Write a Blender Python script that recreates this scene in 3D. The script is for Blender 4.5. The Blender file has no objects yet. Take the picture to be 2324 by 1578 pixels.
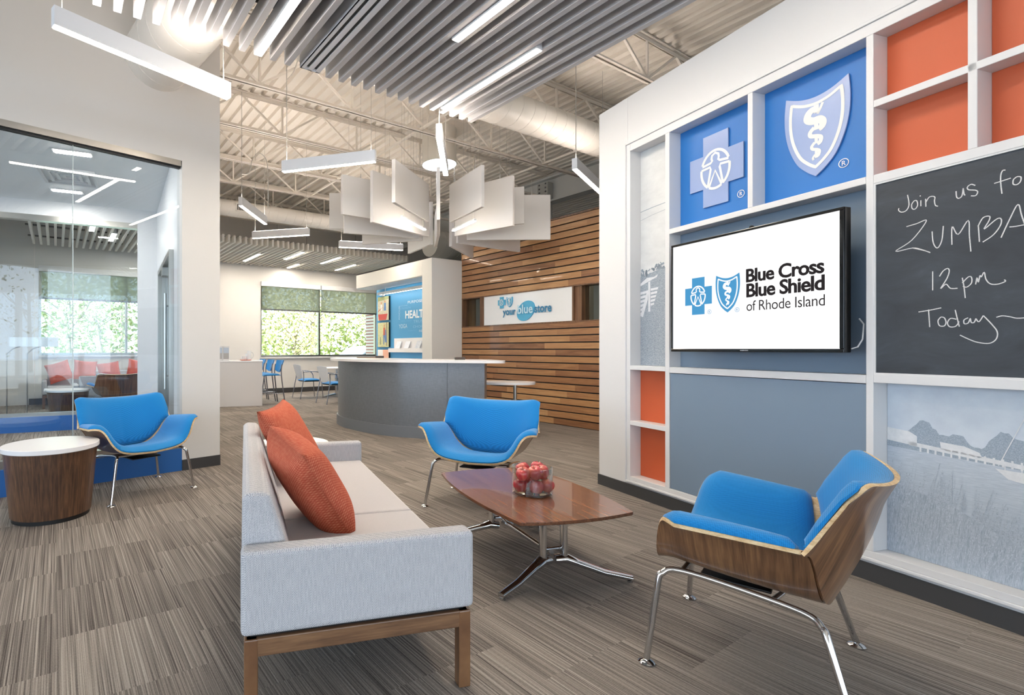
import bpy, bmesh, math, random
from mathutils import Vector, Matrix

random.seed(7)
R = random.Random(11)
C = bpy.context.scene.collection
SC = bpy.context.scene

# ------------------------------------------------------------------ camera, world, sun, exposure
cam = bpy.data.objects.new('camera', bpy.data.cameras.new('camera'))
C.objects.link(cam)
cam.location = (0, 0, 1.2)
cam.rotation_euler = (math.pi / 2, 0, 0)
cam.data.sensor_fit = 'HORIZONTAL'
cam.data.sensor_width = 36
cam.data.lens = 1163 / 2324 * 36
cam.data.shift_x = 0.1304
cam.data.shift_y = 0.0013
cam.data.clip_start = 0.05
cam.data.clip_end = 300
SC.camera = cam

world = bpy.data.worlds.new('sky')
SC.world = world
world.use_nodes = True
_n = world.node_tree.nodes
_bg = _n['Background']
_bg.inputs[0].default_value = (0.70, 0.84, 1.0, 1)
_bg.inputs[1].default_value = 3.0

sun = bpy.data.objects.new('sun', bpy.data.lights.new('sun', 'SUN'))
C.objects.link(sun)
sun.data.energy = 10.0
sun.data.angle = math.radians(2)
sun.data.color = (1.0, 0.95, 0.86)
sun.rotation_euler = (math.radians(40), 0, math.radians(-12))

SC.view_settings.view_transform = 'Standard'
SC.view_settings.look = 'None'
SC.view_settings.gamma = 1
SC.view_settings.use_curve_mapping = False
SC.view_settings.exposure = 0.85
SC.cycles.use_denoising = True
SC.cycles.max_bounces = 9
SC.cycles.diffuse_bounces = 5
SC.cycles.use_adaptive_sampling = True
SC.cycles.adaptive_threshold = 0.02
SC.cycles.glossy_bounces = 5
SC.cycles.transmission_bounces = 8
SC.cycles.transparent_max_bounces = 24
SC.cycles.sample_clamp_indirect = 6
SC.cycles.caustics_reflective = False
SC.cycles.caustics_refractive = False

# ------------------------------------------------------------------ frames of the place
F_PX, CX, HY, EYE = 1163.0, 859.0, 792.0, 1.2
PHI = 0.561
JD = (math.cos(PHI), math.sin(PHI))
SD = (-math.sin(PHI), math.cos(PHI))

def js(j, s, z=0.0):
    """building axes (j along the joists, s along the slats) to world"""
    return Vector((JD[0] * j + SD[0] * s, JD[1] * j + SD[1] * s, z))

class Frame:
    def __init__(self, ox, oy, ang):
        self.o = (ox, oy); self.a = ang
        self.d = (math.cos(ang), math.sin(ang)); self.n = (-math.sin(ang), math.cos(ang))
    def w(self, x, y, z=0.0):
        return Vector((self.o[0] + self.d[0] * x + self.n[0] * y, self.o[1] + self.d[1] * x + self.n[1] * y, z))
    def at(self, px, py, off=0.0):
        """where a sight line meets the plane y=off of this frame"""
        k = (px - CX) / F_PX
        ox = self.o[0] + self.n[0] * off; oy = self.o[1] + self.n[1] * off
        s = (k * oy - ox) / (self.d[0] - k * self.d[1])
        y = oy + self.d[1] * s
        return s, EYE - (py - HY) / F_PX * y

BF = Frame(0, 0, PHI)
FW = Frame(1.962, 4.556, math.atan2(-.9558, .2939))       # feature wall, x towards the camera, y into the wall
LW = Frame(-1.641, 5.302, math.pi / 2 - .8717)              # left glass wall
MW = Frame(-5.34, 7.23, math.atan2(.40, .917))              # inner glass partition
WD = Frame(2.9507, 7.9071, PHI - math.pi / 2)               # timber wall
BL = Frame(-.047, 12.43, PHI - math.pi / 2)                 # blue recess wall
SF = Frame(-.434, 1.612, .255)                              # sofa

# ------------------------------------------------------------------ mesh helpers
class MB:
    def __init__(self):
        self.v = []; self.f = []; self.m = []
    def add(self, vs, fs, mi=0):
        b = len(self.v)
        self.v += [tuple(p) for p in vs]
        for f in fs:
            self.f.append(tuple(b + i for i in f)); self.m.append(mi)
        return self
    def box(self, x0, x1, y0, y1, z0, z1, mi=0):
        if x0 > x1: x0, x1 = x1, x0
        if y0 > y1: y0, y1 = y1, y0
        if z0 > z1: z0, z1 = z1, z0
        return self.add([(x0, y0, z0), (x1, y0, z0), (x1, y1, z0), (x0, y1, z0), (x0, y0, z1), (x1, y0, z1), (x1, y1, z1), (x0, y1, z1)],
                 [(0, 3, 2, 1), (4, 5, 6, 7), (0, 1, 5, 4), (1, 2, 6, 5), (2, 3, 7, 6), (3, 0, 4, 7)], mi)
    def prism(self, poly, z0, z1, mi=0, mtop=None):
        """vertical prism over an x,y polygon (counter-clockwise)"""
        n = len(poly)
        self.add([(x, y, z0) for x, y in poly] + [(x, y, z1) for x, y in poly],
                 [tuple(range(n - 1, -1, -1))] + [(i, (i + 1) % n, n + (i + 1) % n, n + i) for i in range(n)], mi)
        b = len(self.v) - n
        self.f.append(tuple(range(b, b + n))); self.m.append(mi if mtop is None else mtop)
        return self
    def plate(self, poly, y0, y1, mi=0):
        """upright plate: polygon in x,z, from y0 (front) to y1 (back)"""
        n = len(poly)
        self.add([(x, y0, z) for x, z in poly] + [(x, y1, z) for x, z in poly],
                 [tuple(range(n)), tuple(range(2 * n - 1, n - 1, -1))] + [((i + 1) % n, i, n + i, n + (i + 1) % n) for i in range(n)], mi)
        return self
    def tube(self, pts, r, n=10, mi=0, cap=True, flat=1.0):
        pts = [Vector(p) for p in pts]
        rs = r if isinstance(r, (list, tuple)) else [r] * len(pts)
        t0 = (pts[1] - pts[0]).normalized()
        up = Vector((0, 0, 1)) if abs(t0.z) < .9 else Vector((1, 0, 0))
        u = t0.cross(up).normalized()
        rings = []
        for i, p in enumerate(pts):
            if i == 0: t = t0
            elif i == len(pts) - 1: t = (pts[i] - pts[i - 1]).normalized()
            else: t = ((pts[i + 1] - p).normalized() + (p - pts[i - 1]).normalized()).normalized()
            u = (u - t * u.dot(t)).normalized(); w = t.cross(u)
            rings.append([p + (u * math.cos(a) + w * math.sin(a) * flat) * rs[i] for a in [2 * math.pi * k / n for k in range(n)]])
        vs = [q for ring in rings for q in ring]; fs = []
        for i in range(len(pts) - 1):
            for k in range(n):
                a = i * n + k; b = i * n + (k + 1) % n
                fs.append((a, b, b + n, a + n))
        if cap:
            fs.append(tuple(range(n - 1, -1, -1))); fs.append(tuple(range((len(pts) - 1) * n, len(pts) * n)))
        return self.add(vs, fs, mi)
    def bar(self, p, q, w, h, mi=0):
        """square bar from p to q"""
        p, q = Vector(p), Vector(q); t = (q - p).normalized()
        up = Vector((0, 0, 1)) if abs(t.z) < .95 else Vector((0, 1, 0))
        u = t.cross(up).normalized() * w / 2; v = u.cross(t).normalized() * h / 2
        return self.add([p - u - v, p + u - v, p + u + v, p - u + v, q - u - v, q + u - v, q + u + v, q - u + v],
                 [(0, 1, 2, 3), (7, 6, 5, 4), (0, 4, 5, 1), (1, 5, 6, 2), (2, 6, 7, 3), (3, 7, 4, 0)], mi)
    def lathe(self, prof, n=32, c=(0, 0, 0), mi=0, sx=1.0, sy=1.0):
        vs = []; fs = []
        for r, z in prof:
            for k in range(n):
                a = 2 * math.pi * k / n
                vs.append((c[0] + r * math.cos(a) * sx, c[1] + r * math.sin(a) * sy, c[2] + z))
        for i in range(len(prof) - 1):
            for k in range(n):
                a = i * n + k; b = i * n + (k + 1) % n
                fs.append((a, b, b + n, a + n))
        if prof[0][0] > 1e-5: fs.append(tuple(range(n - 1, -1, -1)))
        if prof[-1][0] > 1e-5: fs.append(tuple(range((len(prof) - 1) * n, len(prof) * n)))
        return self.add(vs, fs, mi)
    def grid(self, fn, nu, nv, mi=0, flip=False):
        vs = [fn(i / nu, j / nv) for j in range(nv + 1) for i in range(nu + 1)]; fs = []
        for j in range(nv):
            for i in range(nu):
                a = j * (nu + 1) + i
                q = (a, a + 1, a + nu + 2, a + nu + 1)
                fs.append(q[::-1] if flip else q)
        return self.add(vs, fs, mi)
    def slab(self, top, bot, nu, nv, mt=0, mb=0, me=0):
        """closed sheet between two u,v surfaces"""
        b0 = len(self.v); self.grid(top, nu, nv, mt)
        b1 = len(self.v); self.grid(bot, nu, nv, mb, True)
        W = nu + 1
        self.e0 = len(self.f); self.nu = nu; self.nv = nv
        edge = [i for i in range(W)] + [j * W + nu for j in range(1, nv + 1)] + [nv * W + i for i in range(nu - 1, -1, -1)] + [j * W for j in range(nv - 1, 0, -1)]
        for k in range(len(edge)):
            a, b = edge[k], edge[(k + 1) % len(edge)]
            self.f.append((b0 + b, b0 + a, b1 + a, b1 + b)); self.m.append(me)
        return self
    def ribbon(self, pts, w, y=0.0, th=.0, closed=False, mi=0):
        """stroke drawn on an upright plane: x,z points, facing -y"""
        P = [Vector((p[0], p[1])) for p in pts]; n = len(P); L = []; Rr = []
        for i in range(n):
            a = P[i - 1] if (i > 0 or closed) else P[i]; b = P[(i + 1) % n] if (i < n - 1 or closed) else P[i]
            t = (b - a)
            t = t.normalized() if t.length > 1e-9 else Vector((1, 0))
            nn = Vector((-t.y, t.x)) * (w[i] if isinstance(w, (list, tuple)) else w) / 2
            L.append(P[i] + nn); Rr.append(P[i] - nn)
        m = n if closed else n - 1
        vs = [(p.x, y, p.y) for p in L] + [(p.x, y, p.y) for p in Rr]
        fs = [(n + i, n + (i + 1) % n, (i + 1) % n, i) for i in range(m)]
        if th:
            vs += [(p.x, y + th, p.y) for p in L] + [(p.x, y + th, p.y) for p in Rr]
            for i in range(m):
                k = (i + 1) % n
                fs += [(i, k, 2 * n + k, 2 * n + i), (n + k, n + i, 3 * n + i, 3 * n + k)]
        return self.add(vs, fs, mi)
    def xf(self, mtx):
        self.v = [tuple(mtx @ Vector(p)) for p in self.v]; return self
    def build(self, name, mats, parent=None, loc=(0, 0, 0), rz=0.0, smooth=None, bevel=0.0, seg=2, sub=0, kind=None):
        me = bpy.data.meshes.new(name)
        me.from_pydata(self.v, [], self.f)
        if not isinstance(mats, (list, tuple)): mats = [mats]
        for m in mats: me.materials.append(m)
        me.polygons.foreach_set('material_index', self.m)
        if smooth is not None:
            me.polygons.foreach_set('use_smooth', [True] * len(me.polygons))
            me.update()
            if smooth < 180: me.set_sharp_from_angle(angle=math.radians(smooth))
        me.update()
        o = bpy.data.objects.new(name, me)
        C.objects.link(o)
        o.location = loc; o.rotation_euler = (0, 0, rz)
        if parent: o.parent = parent
        if bevel:
            b = o.modifiers.new('edge', 'BEVEL'); b.width = bevel; b.segments = seg; b.limit_method = 'ANGLE'; b.angle_limit = math.radians(40)
        if sub:
            s = o.modifiers.new('sub', 'SUBSURF'); s.levels = sub; s.render_levels = sub
        if kind: o['kind'] = kind
        return o

def tag(o, label, cat, group=None, kind=None):
    o['label'] = label; o['category'] = cat
    if group: o['group'] = group
    if kind: o['kind'] = kind
    return o

def thing(name, label, cat, loc=(0, 0, 0), rz=0.0, group=None):
    o = bpy.data.objects.new(name, None)
    C.objects.link(o)
    o.empty_display_size = .1
    o.location = loc; o.rotation_euler = (0, 0, rz)
    return tag(o, label, cat, group)

def dup(root, loc, rz, label, group=None):
    r = root.copy(); C.objects.link(r); r.location = loc; r.rotation_euler = (0, 0, rz)
    r['label'] = label
    if group: r['group'] = group
    for ch in list(root.children):
        c = ch.copy(); C.objects.link(c); c.parent = r
        for g in ch.children:
            d = g.copy(); C.objects.link(d); d.parent = c
    return r

def text_mb(body, x0, z0, w, h, y, bold=0.0, th=.002, spacing=1.0):
    """a line of lettering fitted in the box x0..x0+w, z0..z0+h of an upright plane facing -y"""
    cu = bpy.data.curves.new('lettering', 'FONT'); cu.body = body; cu.size = 1; cu.offset = bold; cu.space_character = spacing
    cu.resolution_u = 4
    o = bpy.data.objects.new('lettering', cu); C.objects.link(o)
    dg = bpy.context.evaluated_depsgraph_get(); dg.update()
    me = bpy.data.meshes.new_from_object(o.evaluated_get(dg))
    vs = [v.co.copy() for v in me.vertices]; fs = [tuple(p.vertices) for p in me.polygons]
    bpy.data.objects.remove(o); bpy.data.curves.remove(cu); bpy.data.meshes.remove(me)
    mb = MB()
    if not vs: return mb
    xa, xb = min(v.x for v in vs), max(v.x for v in vs); ya, yb = min(v.y for v in vs), max(v.y for v in vs)
    pts = [(x0 + (v.x - xa) / (xb - xa) * w, y, z0 + (v.y - ya) / (yb - ya) * h) for v in vs]
    mb.add(pts, fs)
    return mb

# ------------------------------------------------------------------ materials
def lin(h):
    h = h.lstrip('#'); out = []
    for i in (0, 2, 4):
        c = int(h[i:i + 2], 16) / 255
        out.append(c / 12.92 if c <= .04045 else ((c + .055) / 1.055) ** 2.4)
    return (*out, 1)

def mat(name, col, rough=.5, metal=0.0, spec=.5, em=None, es=0.0, coat=0.0):
    m = bpy.data.materials.new(name); m.use_nodes = True
    b = m.node_tree.nodes['Principled BSDF']
    b.inputs['Base Color'].default_value = lin(col)
    b.inputs['Roughness'].default_value = rough
    b.inputs['Metallic'].default_value = metal
    b.inputs['Specular IOR Level'].default_value = spec
    b.inputs['Coat Weight'].default_value = coat
    if em:
        b.inputs['Emission Color'].default_value = lin(em); b.inputs['Emission Strength'].default_value = es
    return m

class NT:
    """small node-building helper"""
    def __init__(self, m):
        self.t = m.node_tree; self.b = m.node_tree.nodes['Principled BSDF']
    def n(self, kind, **kw):
        nd = self.t.nodes.new(kind)
        for k, v in kw.items():
            if k.startswith('i_'):
                key = k[2:]
                nd.inputs[int(key) if key.isdigit() else key].default_value = v
            else: setattr(nd, k, v)
        return nd
    def l(self, a, b): self.t.links.new(a, b)
    def math(self, op, a, b=None, c=None):
        nd = self.n('ShaderNodeMath', operation=op)
        for i, x in enumerate((a, b, c)):
            if x is None: continue
            if isinstance(x, (int, float)): nd.inputs[i].default_value = x
            else: self.l(x, nd.inputs[i])
        return nd.outputs[0]
    def coord(self, scale=(1, 1, 1), rot=(0, 0, 0), kind='Object'):
        tc = self.n('ShaderNodeTexCoord'); mp = self.n('ShaderNodeMapping')
        mp.inputs['Scale'].default_value = scale; mp.inputs['Rotation'].default_value = rot
        self.l(tc.outputs[kind], mp.inputs['Vector']); return mp.outputs['Vector']
    def noise(self, vec, scale=5, detail=3, rough=.5, dist=0.0):
        nd = self.n('ShaderNodeTexNoise'); nd.inputs['Scale'].default_value = scale; nd.inputs['Detail'].default_value = detail
        nd.inputs['Roughness'].default_value = rough; nd.inputs['Distortion'].default_value = dist
        if vec is not None: self.l(vec, nd.inputs['Vector'])
        return nd
    def ramp(self, fac, stops):
        nd = self.n('ShaderNodeValToRGB'); cr = nd.color_ramp
        while len(cr.elements) < len(stops): cr.elements.new(.5)
        for e, (p, c) in zip(cr.elements, stops):
            e.position = p; e.color = lin(c)
        self.l(fac, nd.inputs['Fac']); return nd.outputs['Color']
    def bump(self, h, strength=.2, dist=.002):
        nd = self.n('ShaderNodeBump'); nd.inputs['Strength'].default_value = strength; nd.inputs['Distance'].default_value = dist
        self.l(h, nd.inputs['Height']); self.l(nd.outputs['Normal'], self.b.inputs['Normal'])

def wood(name, c_dark, c_mid, c_light, scale, rough=.4, coat=.15, fine=90):
    """veneer: long grain along the axis with the small scale figure"""
    m = mat(name, c_mid, rough, coat=coat); t = NT(m)
    v = t.coord(scale)
    big = t.noise(v, 1.3, 3, .5, 0.0)
    fn = t.noise(v, fine / 18, 3, .6, 0.0)
    f = t.math('ADD', t.math('MULTIPLY', big.outputs['Fac'], .55), t.math('MULTIPLY', fn.outputs['Fac'], .45))
    t.l(t.ramp(f, [(.34, c_dark), (.50, c_mid), (.66, c_light)]), t.b.inputs['Base Color'])
    t.bump(fn.outputs['Fac'], .06, .001)
    return m

def fabric(name, c1, c2, scale=260, rough=.85, bump=.35, big=.0):
    m = mat(name, c1, rough, spec=.2); t = NT(m)
    v = t.coord()
    sx = t.n('ShaderNodeTexWave', wave_type='BANDS', bands_direction='X', i_Scale=scale / 6.28, i_Distortion=.6)
    sz = t.n('ShaderNodeTexWave', wave_type='BANDS', bands_direction='Z', i_Scale=scale / 6.28, i_Distortion=.6)
    sy = t.n('ShaderNodeTexWave', wave_type='BANDS', bands_direction='Y', i_Scale=scale / 6.28, i_Distortion=.6)
    for s in (sx, sy, sz): t.l(v, s.inputs['Vector'])
    h = t.math('ADD', t.math('MULTIPLY', sx.outputs['Fac'], sz.outputs['Fac']), sy.outputs['Fac'])
    nz = t.noise(v, 500, 2)
    f = t.math('ADD', t.math('MULTIPLY', h, .35), t.math('MULTIPLY', nz.outputs['Fac'], .4))
    t.l(t.ramp(f, [(.2, c2), (.65, c1)]), t.b.inputs['Base Color'])
    t.bump(h, bump, .0012)
    t.b.inputs['Sheen Weight'].default_value = .25
    return m

def glass_thin(name, tint='#eaf6f4', ior=1.5, boost=1.0, clear=1.0):
    m = bpy.data.materials.new(name); m.use_nodes = True
    t = m.node_tree; t.nodes.clear()
    out = t.nodes.new('ShaderNodeOutputMaterial'); mix = t.nodes.new('ShaderNodeMixShader')
    tr = t.nodes.new('ShaderNodeBsdfTransparent'); gl = t.nodes.new('ShaderNodeBsdfGlossy'); fr = t.nodes.new('ShaderNodeLayerWeight')
    tr.inputs[0].default_value = lin(tint); gl.inputs['Roughness'].default_value = 0.0; gl.inputs[0].default_value = (1, 1, 1, 1)
    fr.inputs['Blend'].default_value = .5
    f0 = ((ior - 1) / (ior + 1)) ** 2
    po = t.nodes.new('ShaderNodeMath'); po.operation = 'POWER'; po.inputs[1].default_value = 5
    ad = t.nodes.new('ShaderNodeMath'); ad.operation = 'MULTIPLY_ADD'; ad.inputs[1].default_value = 1 - f0; ad.inputs[2].default_value = f0
    t.links.new(fr.outputs['Facing'], po.inputs[0]); t.links.new(po.outputs[0], ad.inputs[0])
    mu = t.nodes.new('ShaderNodeMath'); mu.operation = 'MULTIPLY'; mu.inputs[1].default_value = boost; mu.use_clamp = True
    t.links.new(ad.outputs[0], mu.inputs[0]); t.links.new(mu.outputs[0], mix.inputs[0])
    t.links.new(tr.outputs[0], mix.inputs[1]); t.links.new(gl.outputs[0], mix.inputs[2]); t.links.new(mix.outputs[0], out.inputs[0])
    return m

def emis(name, col, s):
    m = bpy.data.materials.new(name); m.use_nodes = True
    t = m.node_tree; t.nodes.clear()
    out = t.nodes.new('ShaderNodeOutputMaterial'); e = t.nodes.new('ShaderNodeEmission')
    e.inputs[0].default_value = lin(col); e.inputs[1].default_value = s
    t.links.new(e.outputs[0], out.inputs[0]); return m

def paint(name, col, rough=.55, mottled=.0):
    m = mat(name, col, rough); t = NT(m)
    nz = t.noise(t.coord(), 160, 2)
    t.bump(nz.outputs['Fac'], .04, .0006)
    return m

WALL = paint('wall_paint', '#d3d1ce', .6)
WALLW = paint('trim_white', '#d8d8d9', .45)
CEILW = paint('ceiling_white', '#f0f3f4', .6)
DECK = paint('deck_paint', '#ebe4da', .55)
JOIST = paint('joist_paint', '#e4ddd3', .5)
DUCTP = paint('duct_paint', '#ddd9d2', .42)
SLAT = paint('slat_felt', '#c3c2c3', .7)
BAFF = paint('baffle_white', '#e8e6e4', .7)
LAMPW = mat('lamp_white', '#e4e6ea', .4)
BLACK = mat('black', '#101112', .4)
DARK = mat('plenum_dark', '#3a3a3a', .8)
BASEB = mat('base_rubber', '#3a3a3b', .55)
ORANGE = paint('orange_paint', '#c75c34', .5)
BLUEP = paint('blue_paint', '#2272bd', .45)
GREYP = paint('grey_paint', '#75879a', .45)
BLUEW = paint('sky_blue_wall', '#4c98c8', .5)
BLUEV = mat('blue_vinyl', '#2560a4', .45)
CHROME = mat('chrome', '#d5d6d8', .09, 1.0)
STEEL = mat('brushed_steel', '#b9b6b0', .28, 1.0)
GREYM = mat('grey_metal', '#77757a', .35, .8)
LEDW = emis('led_warm', '#fff0dc', 52.0)
LEDU = emis('led_up', '#fff2e6', 56.0)
LEDS = emis('led_slat', '#fff1df', 48.0)
LEDF = emis('led_far', '#fff1df', 75.0)
SCREEN = emis('screen_white', '#ffffff', .62)
GLASS = glass_thin('pane_glass', '#f5f9fb', 1.5, .75)
GLASSW = glass_thin('window_glass', '#f4faf8', 1.3, .6)
WALNUT = wood('walnut_veneer', '#4c3424', '#6b4a32', '#85603f', (20, 20, 1.2), .35, .25)
WALNUTX = wood('walnut_top', '#5e3c2b', '#7a5039', '#8c6044', (26, 1.3, 26), .27, .4)
WALNUTL = wood('walnut_solid', '#583f2c', '#73533a', '#876547', (2.0, 26, 26), .4, .1)
PLY = wood('ply_edge', '#c49f6f', '#dcbd90', '#ead3ab', (20, 20, 60), .5, .0)
BLUEF = fabric('blue_fabric', '#1c86cb', '#126fae', 420, .85, .25)
SOFAF = fabric('sofa_fabric', '#cdcac9', '#aba8ab', 520, .9, .25)
MELAM = mat('white_laminate', '#eceaea', .25)
# ------------------------------------------------------------------ special materials
def carpet():
    m = mat('carpet_stripe', '#7d736b', .95, spec=.1); t = NT(m)
    tc = t.n('ShaderNodeTexCoord'); sp = t.n('ShaderNodeSeparateXYZ'); t.l(tc.outputs['Object'], sp.inputs[0])
    x, y = sp.outputs[0], sp.outputs[1]
    col = t.math('FLOOR', t.math('DIVIDE', x, .5))
    row = t.math('FLOOR', t.math('ADD', t.math('DIVIDE', y, .5), t.math('MULTIPLY', col, .5)))
    wn = t.n('ShaderNodeTexWhiteNoise', noise_dimensions='2D'); cb = t.n('ShaderNodeCombineXYZ')
    t.l(col, cb.inputs[0]); t.l(row, cb.inputs[1]); t.l(cb.outputs[0], wn.inputs[0])
    cv = t.n('ShaderNodeCombineXYZ')
    t.l(t.math('ADD', t.math('MULTIPLY', x, 210), t.math('MULTIPLY', wn.outputs['Value'], 300)), cv.inputs[0])
    t.l(t.math('MULTIPLY', y, 1.1), cv.inputs[1]); t.l(t.math('MULTIPLY', wn.outputs['Value'], 40), cv.inputs[2])
    st = t.noise(cv.outputs[0], 1.0, 2, .6)
    cv2 = t.n('ShaderNodeCombineXYZ'); t.l(t.math('MULTIPLY', x, 420), cv2.inputs[0]); t.l(t.math('MULTIPLY', y, 90), cv2.inputs[1])
    fi = t.noise(cv2.outputs[0], 1.0, 2, .7)
    f = t.math('ADD', t.math('MULTIPLY', st.outputs['Fac'], .78), t.math('MULTIPLY', fi.outputs['Fac'], .22))
    f = t.math('ADD', f, t.math('MULTIPLY', t.math('SUBTRACT', wn.outputs['Value'], .5), .07))
    t.l(t.ramp(f, [(.34, '#514b47'), (.47, '#79726c'), (.56, '#908880'), (.70, '#b0a89f')]), t.b.inputs['Base Color'])
    t.bump(f, .5, .004)
    return m
CARPET = carpet()

def herring():
    m = mat('herringbone', '#c6c6c9', .9, spec=.15); t = NT(m)
    tc = t.n('ShaderNodeTexCoord'); sp = t.n('ShaderNodeSeparateXYZ'); t.l(tc.outputs['Object'], sp.inputs[0])
    u = t.math('ADD', sp.outputs[0], t.math('MULTIPLY', sp.outputs[1], 1.0)); z = sp.outputs[2]
    tri = t.math('ABSOLUTE', t.math('SUBTRACT', t.math('FRACT', t.math('MULTIPLY', u, 34)), .5))
    w = t.math('SINE', t.math('ADD', t.math('MULTIPLY', z, 1150), t.math('MULTIPLY', tri, 34)))
    nz = t.noise(t.coord(), 420, 2); n2 = t.noise(t.coord((60, 60, 6)), 4, 2)
    f = t.math('ADD', t.math('MULTIPLY', w, .22), t.math('ADD', t.math('MULTIPLY', nz.outputs['Fac'], .5), t.math('MULTIPLY', n2.outputs['Fac'], .3)))
    t.l(t.ramp(f, [(.18, '#83868e'), (.40, '#b9b9bd'), (.62, '#d6d5d6')]), t.b.inputs['Base Color'])
    t.bump(f, .3, .001)
    return m
HERR = herring()

def pillow_mat():
    m = mat('coral_weave', '#c4573c', .85, spec=.2); t = NT(m)
    tc = t.n('ShaderNodeTexCoord'); sp = t.n('ShaderNodeSeparateXYZ'); t.l(tc.outputs['Object'], sp.inputs[0])
    a = t.math('SINE', t.math('MULTIPLY', sp.outputs[0], 520)); b = t.math('SINE', t.math('MULTIPLY', sp.outputs[1], 520))
    f = t.math('MULTIPLY_ADD', t.math('MULTIPLY', a, b), .5, .5)
    nz = t.noise(t.coord(), 60, 2)
    f2 = t.math('ADD', t.math('MULTIPLY', f, .6), t.math('MULTIPLY', nz.outputs['Fac'], .5))
    t.l(t.ramp(f2, [(.25, '#a84a36'), (.62, '#bd6149'), (.92, '#cf8667')]), t.b.inputs['Base Color'])
    t.bump(f, .5, .0015)
    return m
CORAL = pillow_mat()

def planks():
    m = mat('timber_planks', '#9a6b42', .38, coat=.15); t = NT(m)
    tc = t.n('ShaderNodeTexCoord'); sp = t.n('ShaderNodeSeparateXYZ'); t.l(tc.outputs['Object'], sp.inputs[0])
    row = t.math('FLOOR', t.math('DIVIDE', sp.outputs[2], .1085))
    w1 = t.n('ShaderNodeTexWhiteNoise', noise_dimensions='1D'); t.l(row, w1.inputs['W'])
    seg = t.math('FLOOR', t.math('ADD', t.math('MULTIPLY', sp.outputs[0], .8), t.math('MULTIPLY', w1.outputs['Value'], 9.0)))
    w2 = t.n('ShaderNodeTexWhiteNoise', noise_dimensions='2D'); cb = t.n('ShaderNodeCombineXYZ')
    t.l(row, cb.inputs[0]); t.l(seg, cb.inputs[1]); t.l(cb.outputs[0], w2.inputs[0])
    cv = t.n('ShaderNodeCombineXYZ')
    t.l(t.math('ADD', t.math('MULTIPLY', sp.outputs[0], 1.3), t.math('MULTIPLY', w2.outputs['Value'], 50)), cv.inputs[0])
    t.l(t.math('MULTIPLY', sp.outputs[2], 16), cv.inputs[1]); t.l(t.math('MULTIPLY', w2.outputs['Value'], 20), cv.inputs[2])
    g = t.noise(cv.outputs[0], 1.6, 4, .6, 1.1)
    f = t.math('ADD', t.math('MULTIPLY', g.outputs['Fac'], .55), t.math('MULTIPLY', w2.outputs['Value'], .38))
    t.l(t.ramp(f, [(.20, '#775036'), (.42, '#9a6e4a'), (.60, '#b08459'), (.80, '#c9a172')]), t.b.inputs['Base Color'])
    return m
PLANK = planks()

def shade_mat():
    m = bpy.data.materials.new('solar_shade'); m.use_nodes = True; t = m.node_tree; t.nodes.clear()
    out = t.nodes.new('ShaderNodeOutputMaterial'); mix = t.nodes.new('ShaderNodeMixShader')
    tr = t.nodes.new('ShaderNodeBsdfTransparent'); df = t.nodes.new('ShaderNodeBsdfTranslucent')
    tr.inputs[0].default_value = (1, 1, 1, 1); df.inputs[0].default_value = lin('#98917f'); mix.inputs[0].default_value = .74
    t.links.new(tr.outputs[0], mix.inputs[1]); t.links.new(df.outputs[0], mix.inputs[2]); t.links.new(mix.outputs[0], out.inputs[0])
    return m
SHADE = shade_mat()

def desk_mat():
    m = mat('grey_linen_laminate', '#7d8186', .32, .25); t = NT(m)
    a = t.noise(t.coord((10, 10, 420)), 1.5, 2); b = t.noise(t.coord((420, 420, 10)), 1.5, 2)
    f = t.math('ADD', t.math('MULTIPLY', a.outputs['Fac'], .5), t.math('MULTIPLY', b.outputs['Fac'], .5))
    t.l(t.ramp(f, [(.35, '#62686e'), (.65, '#7e838a')]), t.b.inputs['Base Color'])
    return m
DESKM = desk_mat()

def chalk_mat():
    m = mat('chalkboard', '#3a3d42', .6); t = NT(m)
    a = t.noise(t.coord((2.2, 2.2, 5)), 1.4, 4, .65, .6)
    t.l(t.ramp(a.outputs['Fac'], [(.3, '#2d3239'), (.6, '#3a4149'), (.85, '#4c545e')]), t.b.inputs['Base Color'])
    return m
BOARD = chalk_mat()

def printed(name, c1, c2, sc, strength=1.0):
    m = mat(name, c1, .5); t = NT(m)
    a = t.noise(t.coord(sc), 6, 4, .65)
    t.l(t.ramp(a.outputs['Fac'], [(.32, c2), (.66, c1)]), t.b.inputs['Base Color'])
    return m

def brick_mat():
    m = mat('brick', '#9a6a5c', .9); t = NT(m)
    bt = t.n('ShaderNodeTexBrick', i_Scale=5.0); t.l(t.coord((1, 1, 1), (math.pi / 2, 0, 0)), bt.inputs['Vector'])
    bt.inputs['Color1'].default_value = lin('#9a6858'); bt.inputs['Color2'].default_value = lin('#85584b'); bt.inputs['Mortar'].default_value = lin('#c0b4a8')
    t.l(bt.outputs['Color'], t.b.inputs['Base Color']); return m
BRICK = brick_mat()
CHALK = printed('chalk', '#f0f0ee', '#a9acb0', (90, 90, 90))

# ------------------------------------------------------------------ room shell
fl = MB(); fl.add([(-9, -7, 0), (15, -7, 0), (15, 13.4, 0), (-9, 13.4, 0)], [(0, 1, 2, 3)])
tag(fl.build('floor', CARPET, rz=PHI), 'striped grey brown carpet tile floor', 'floor', kind='structure')

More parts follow.
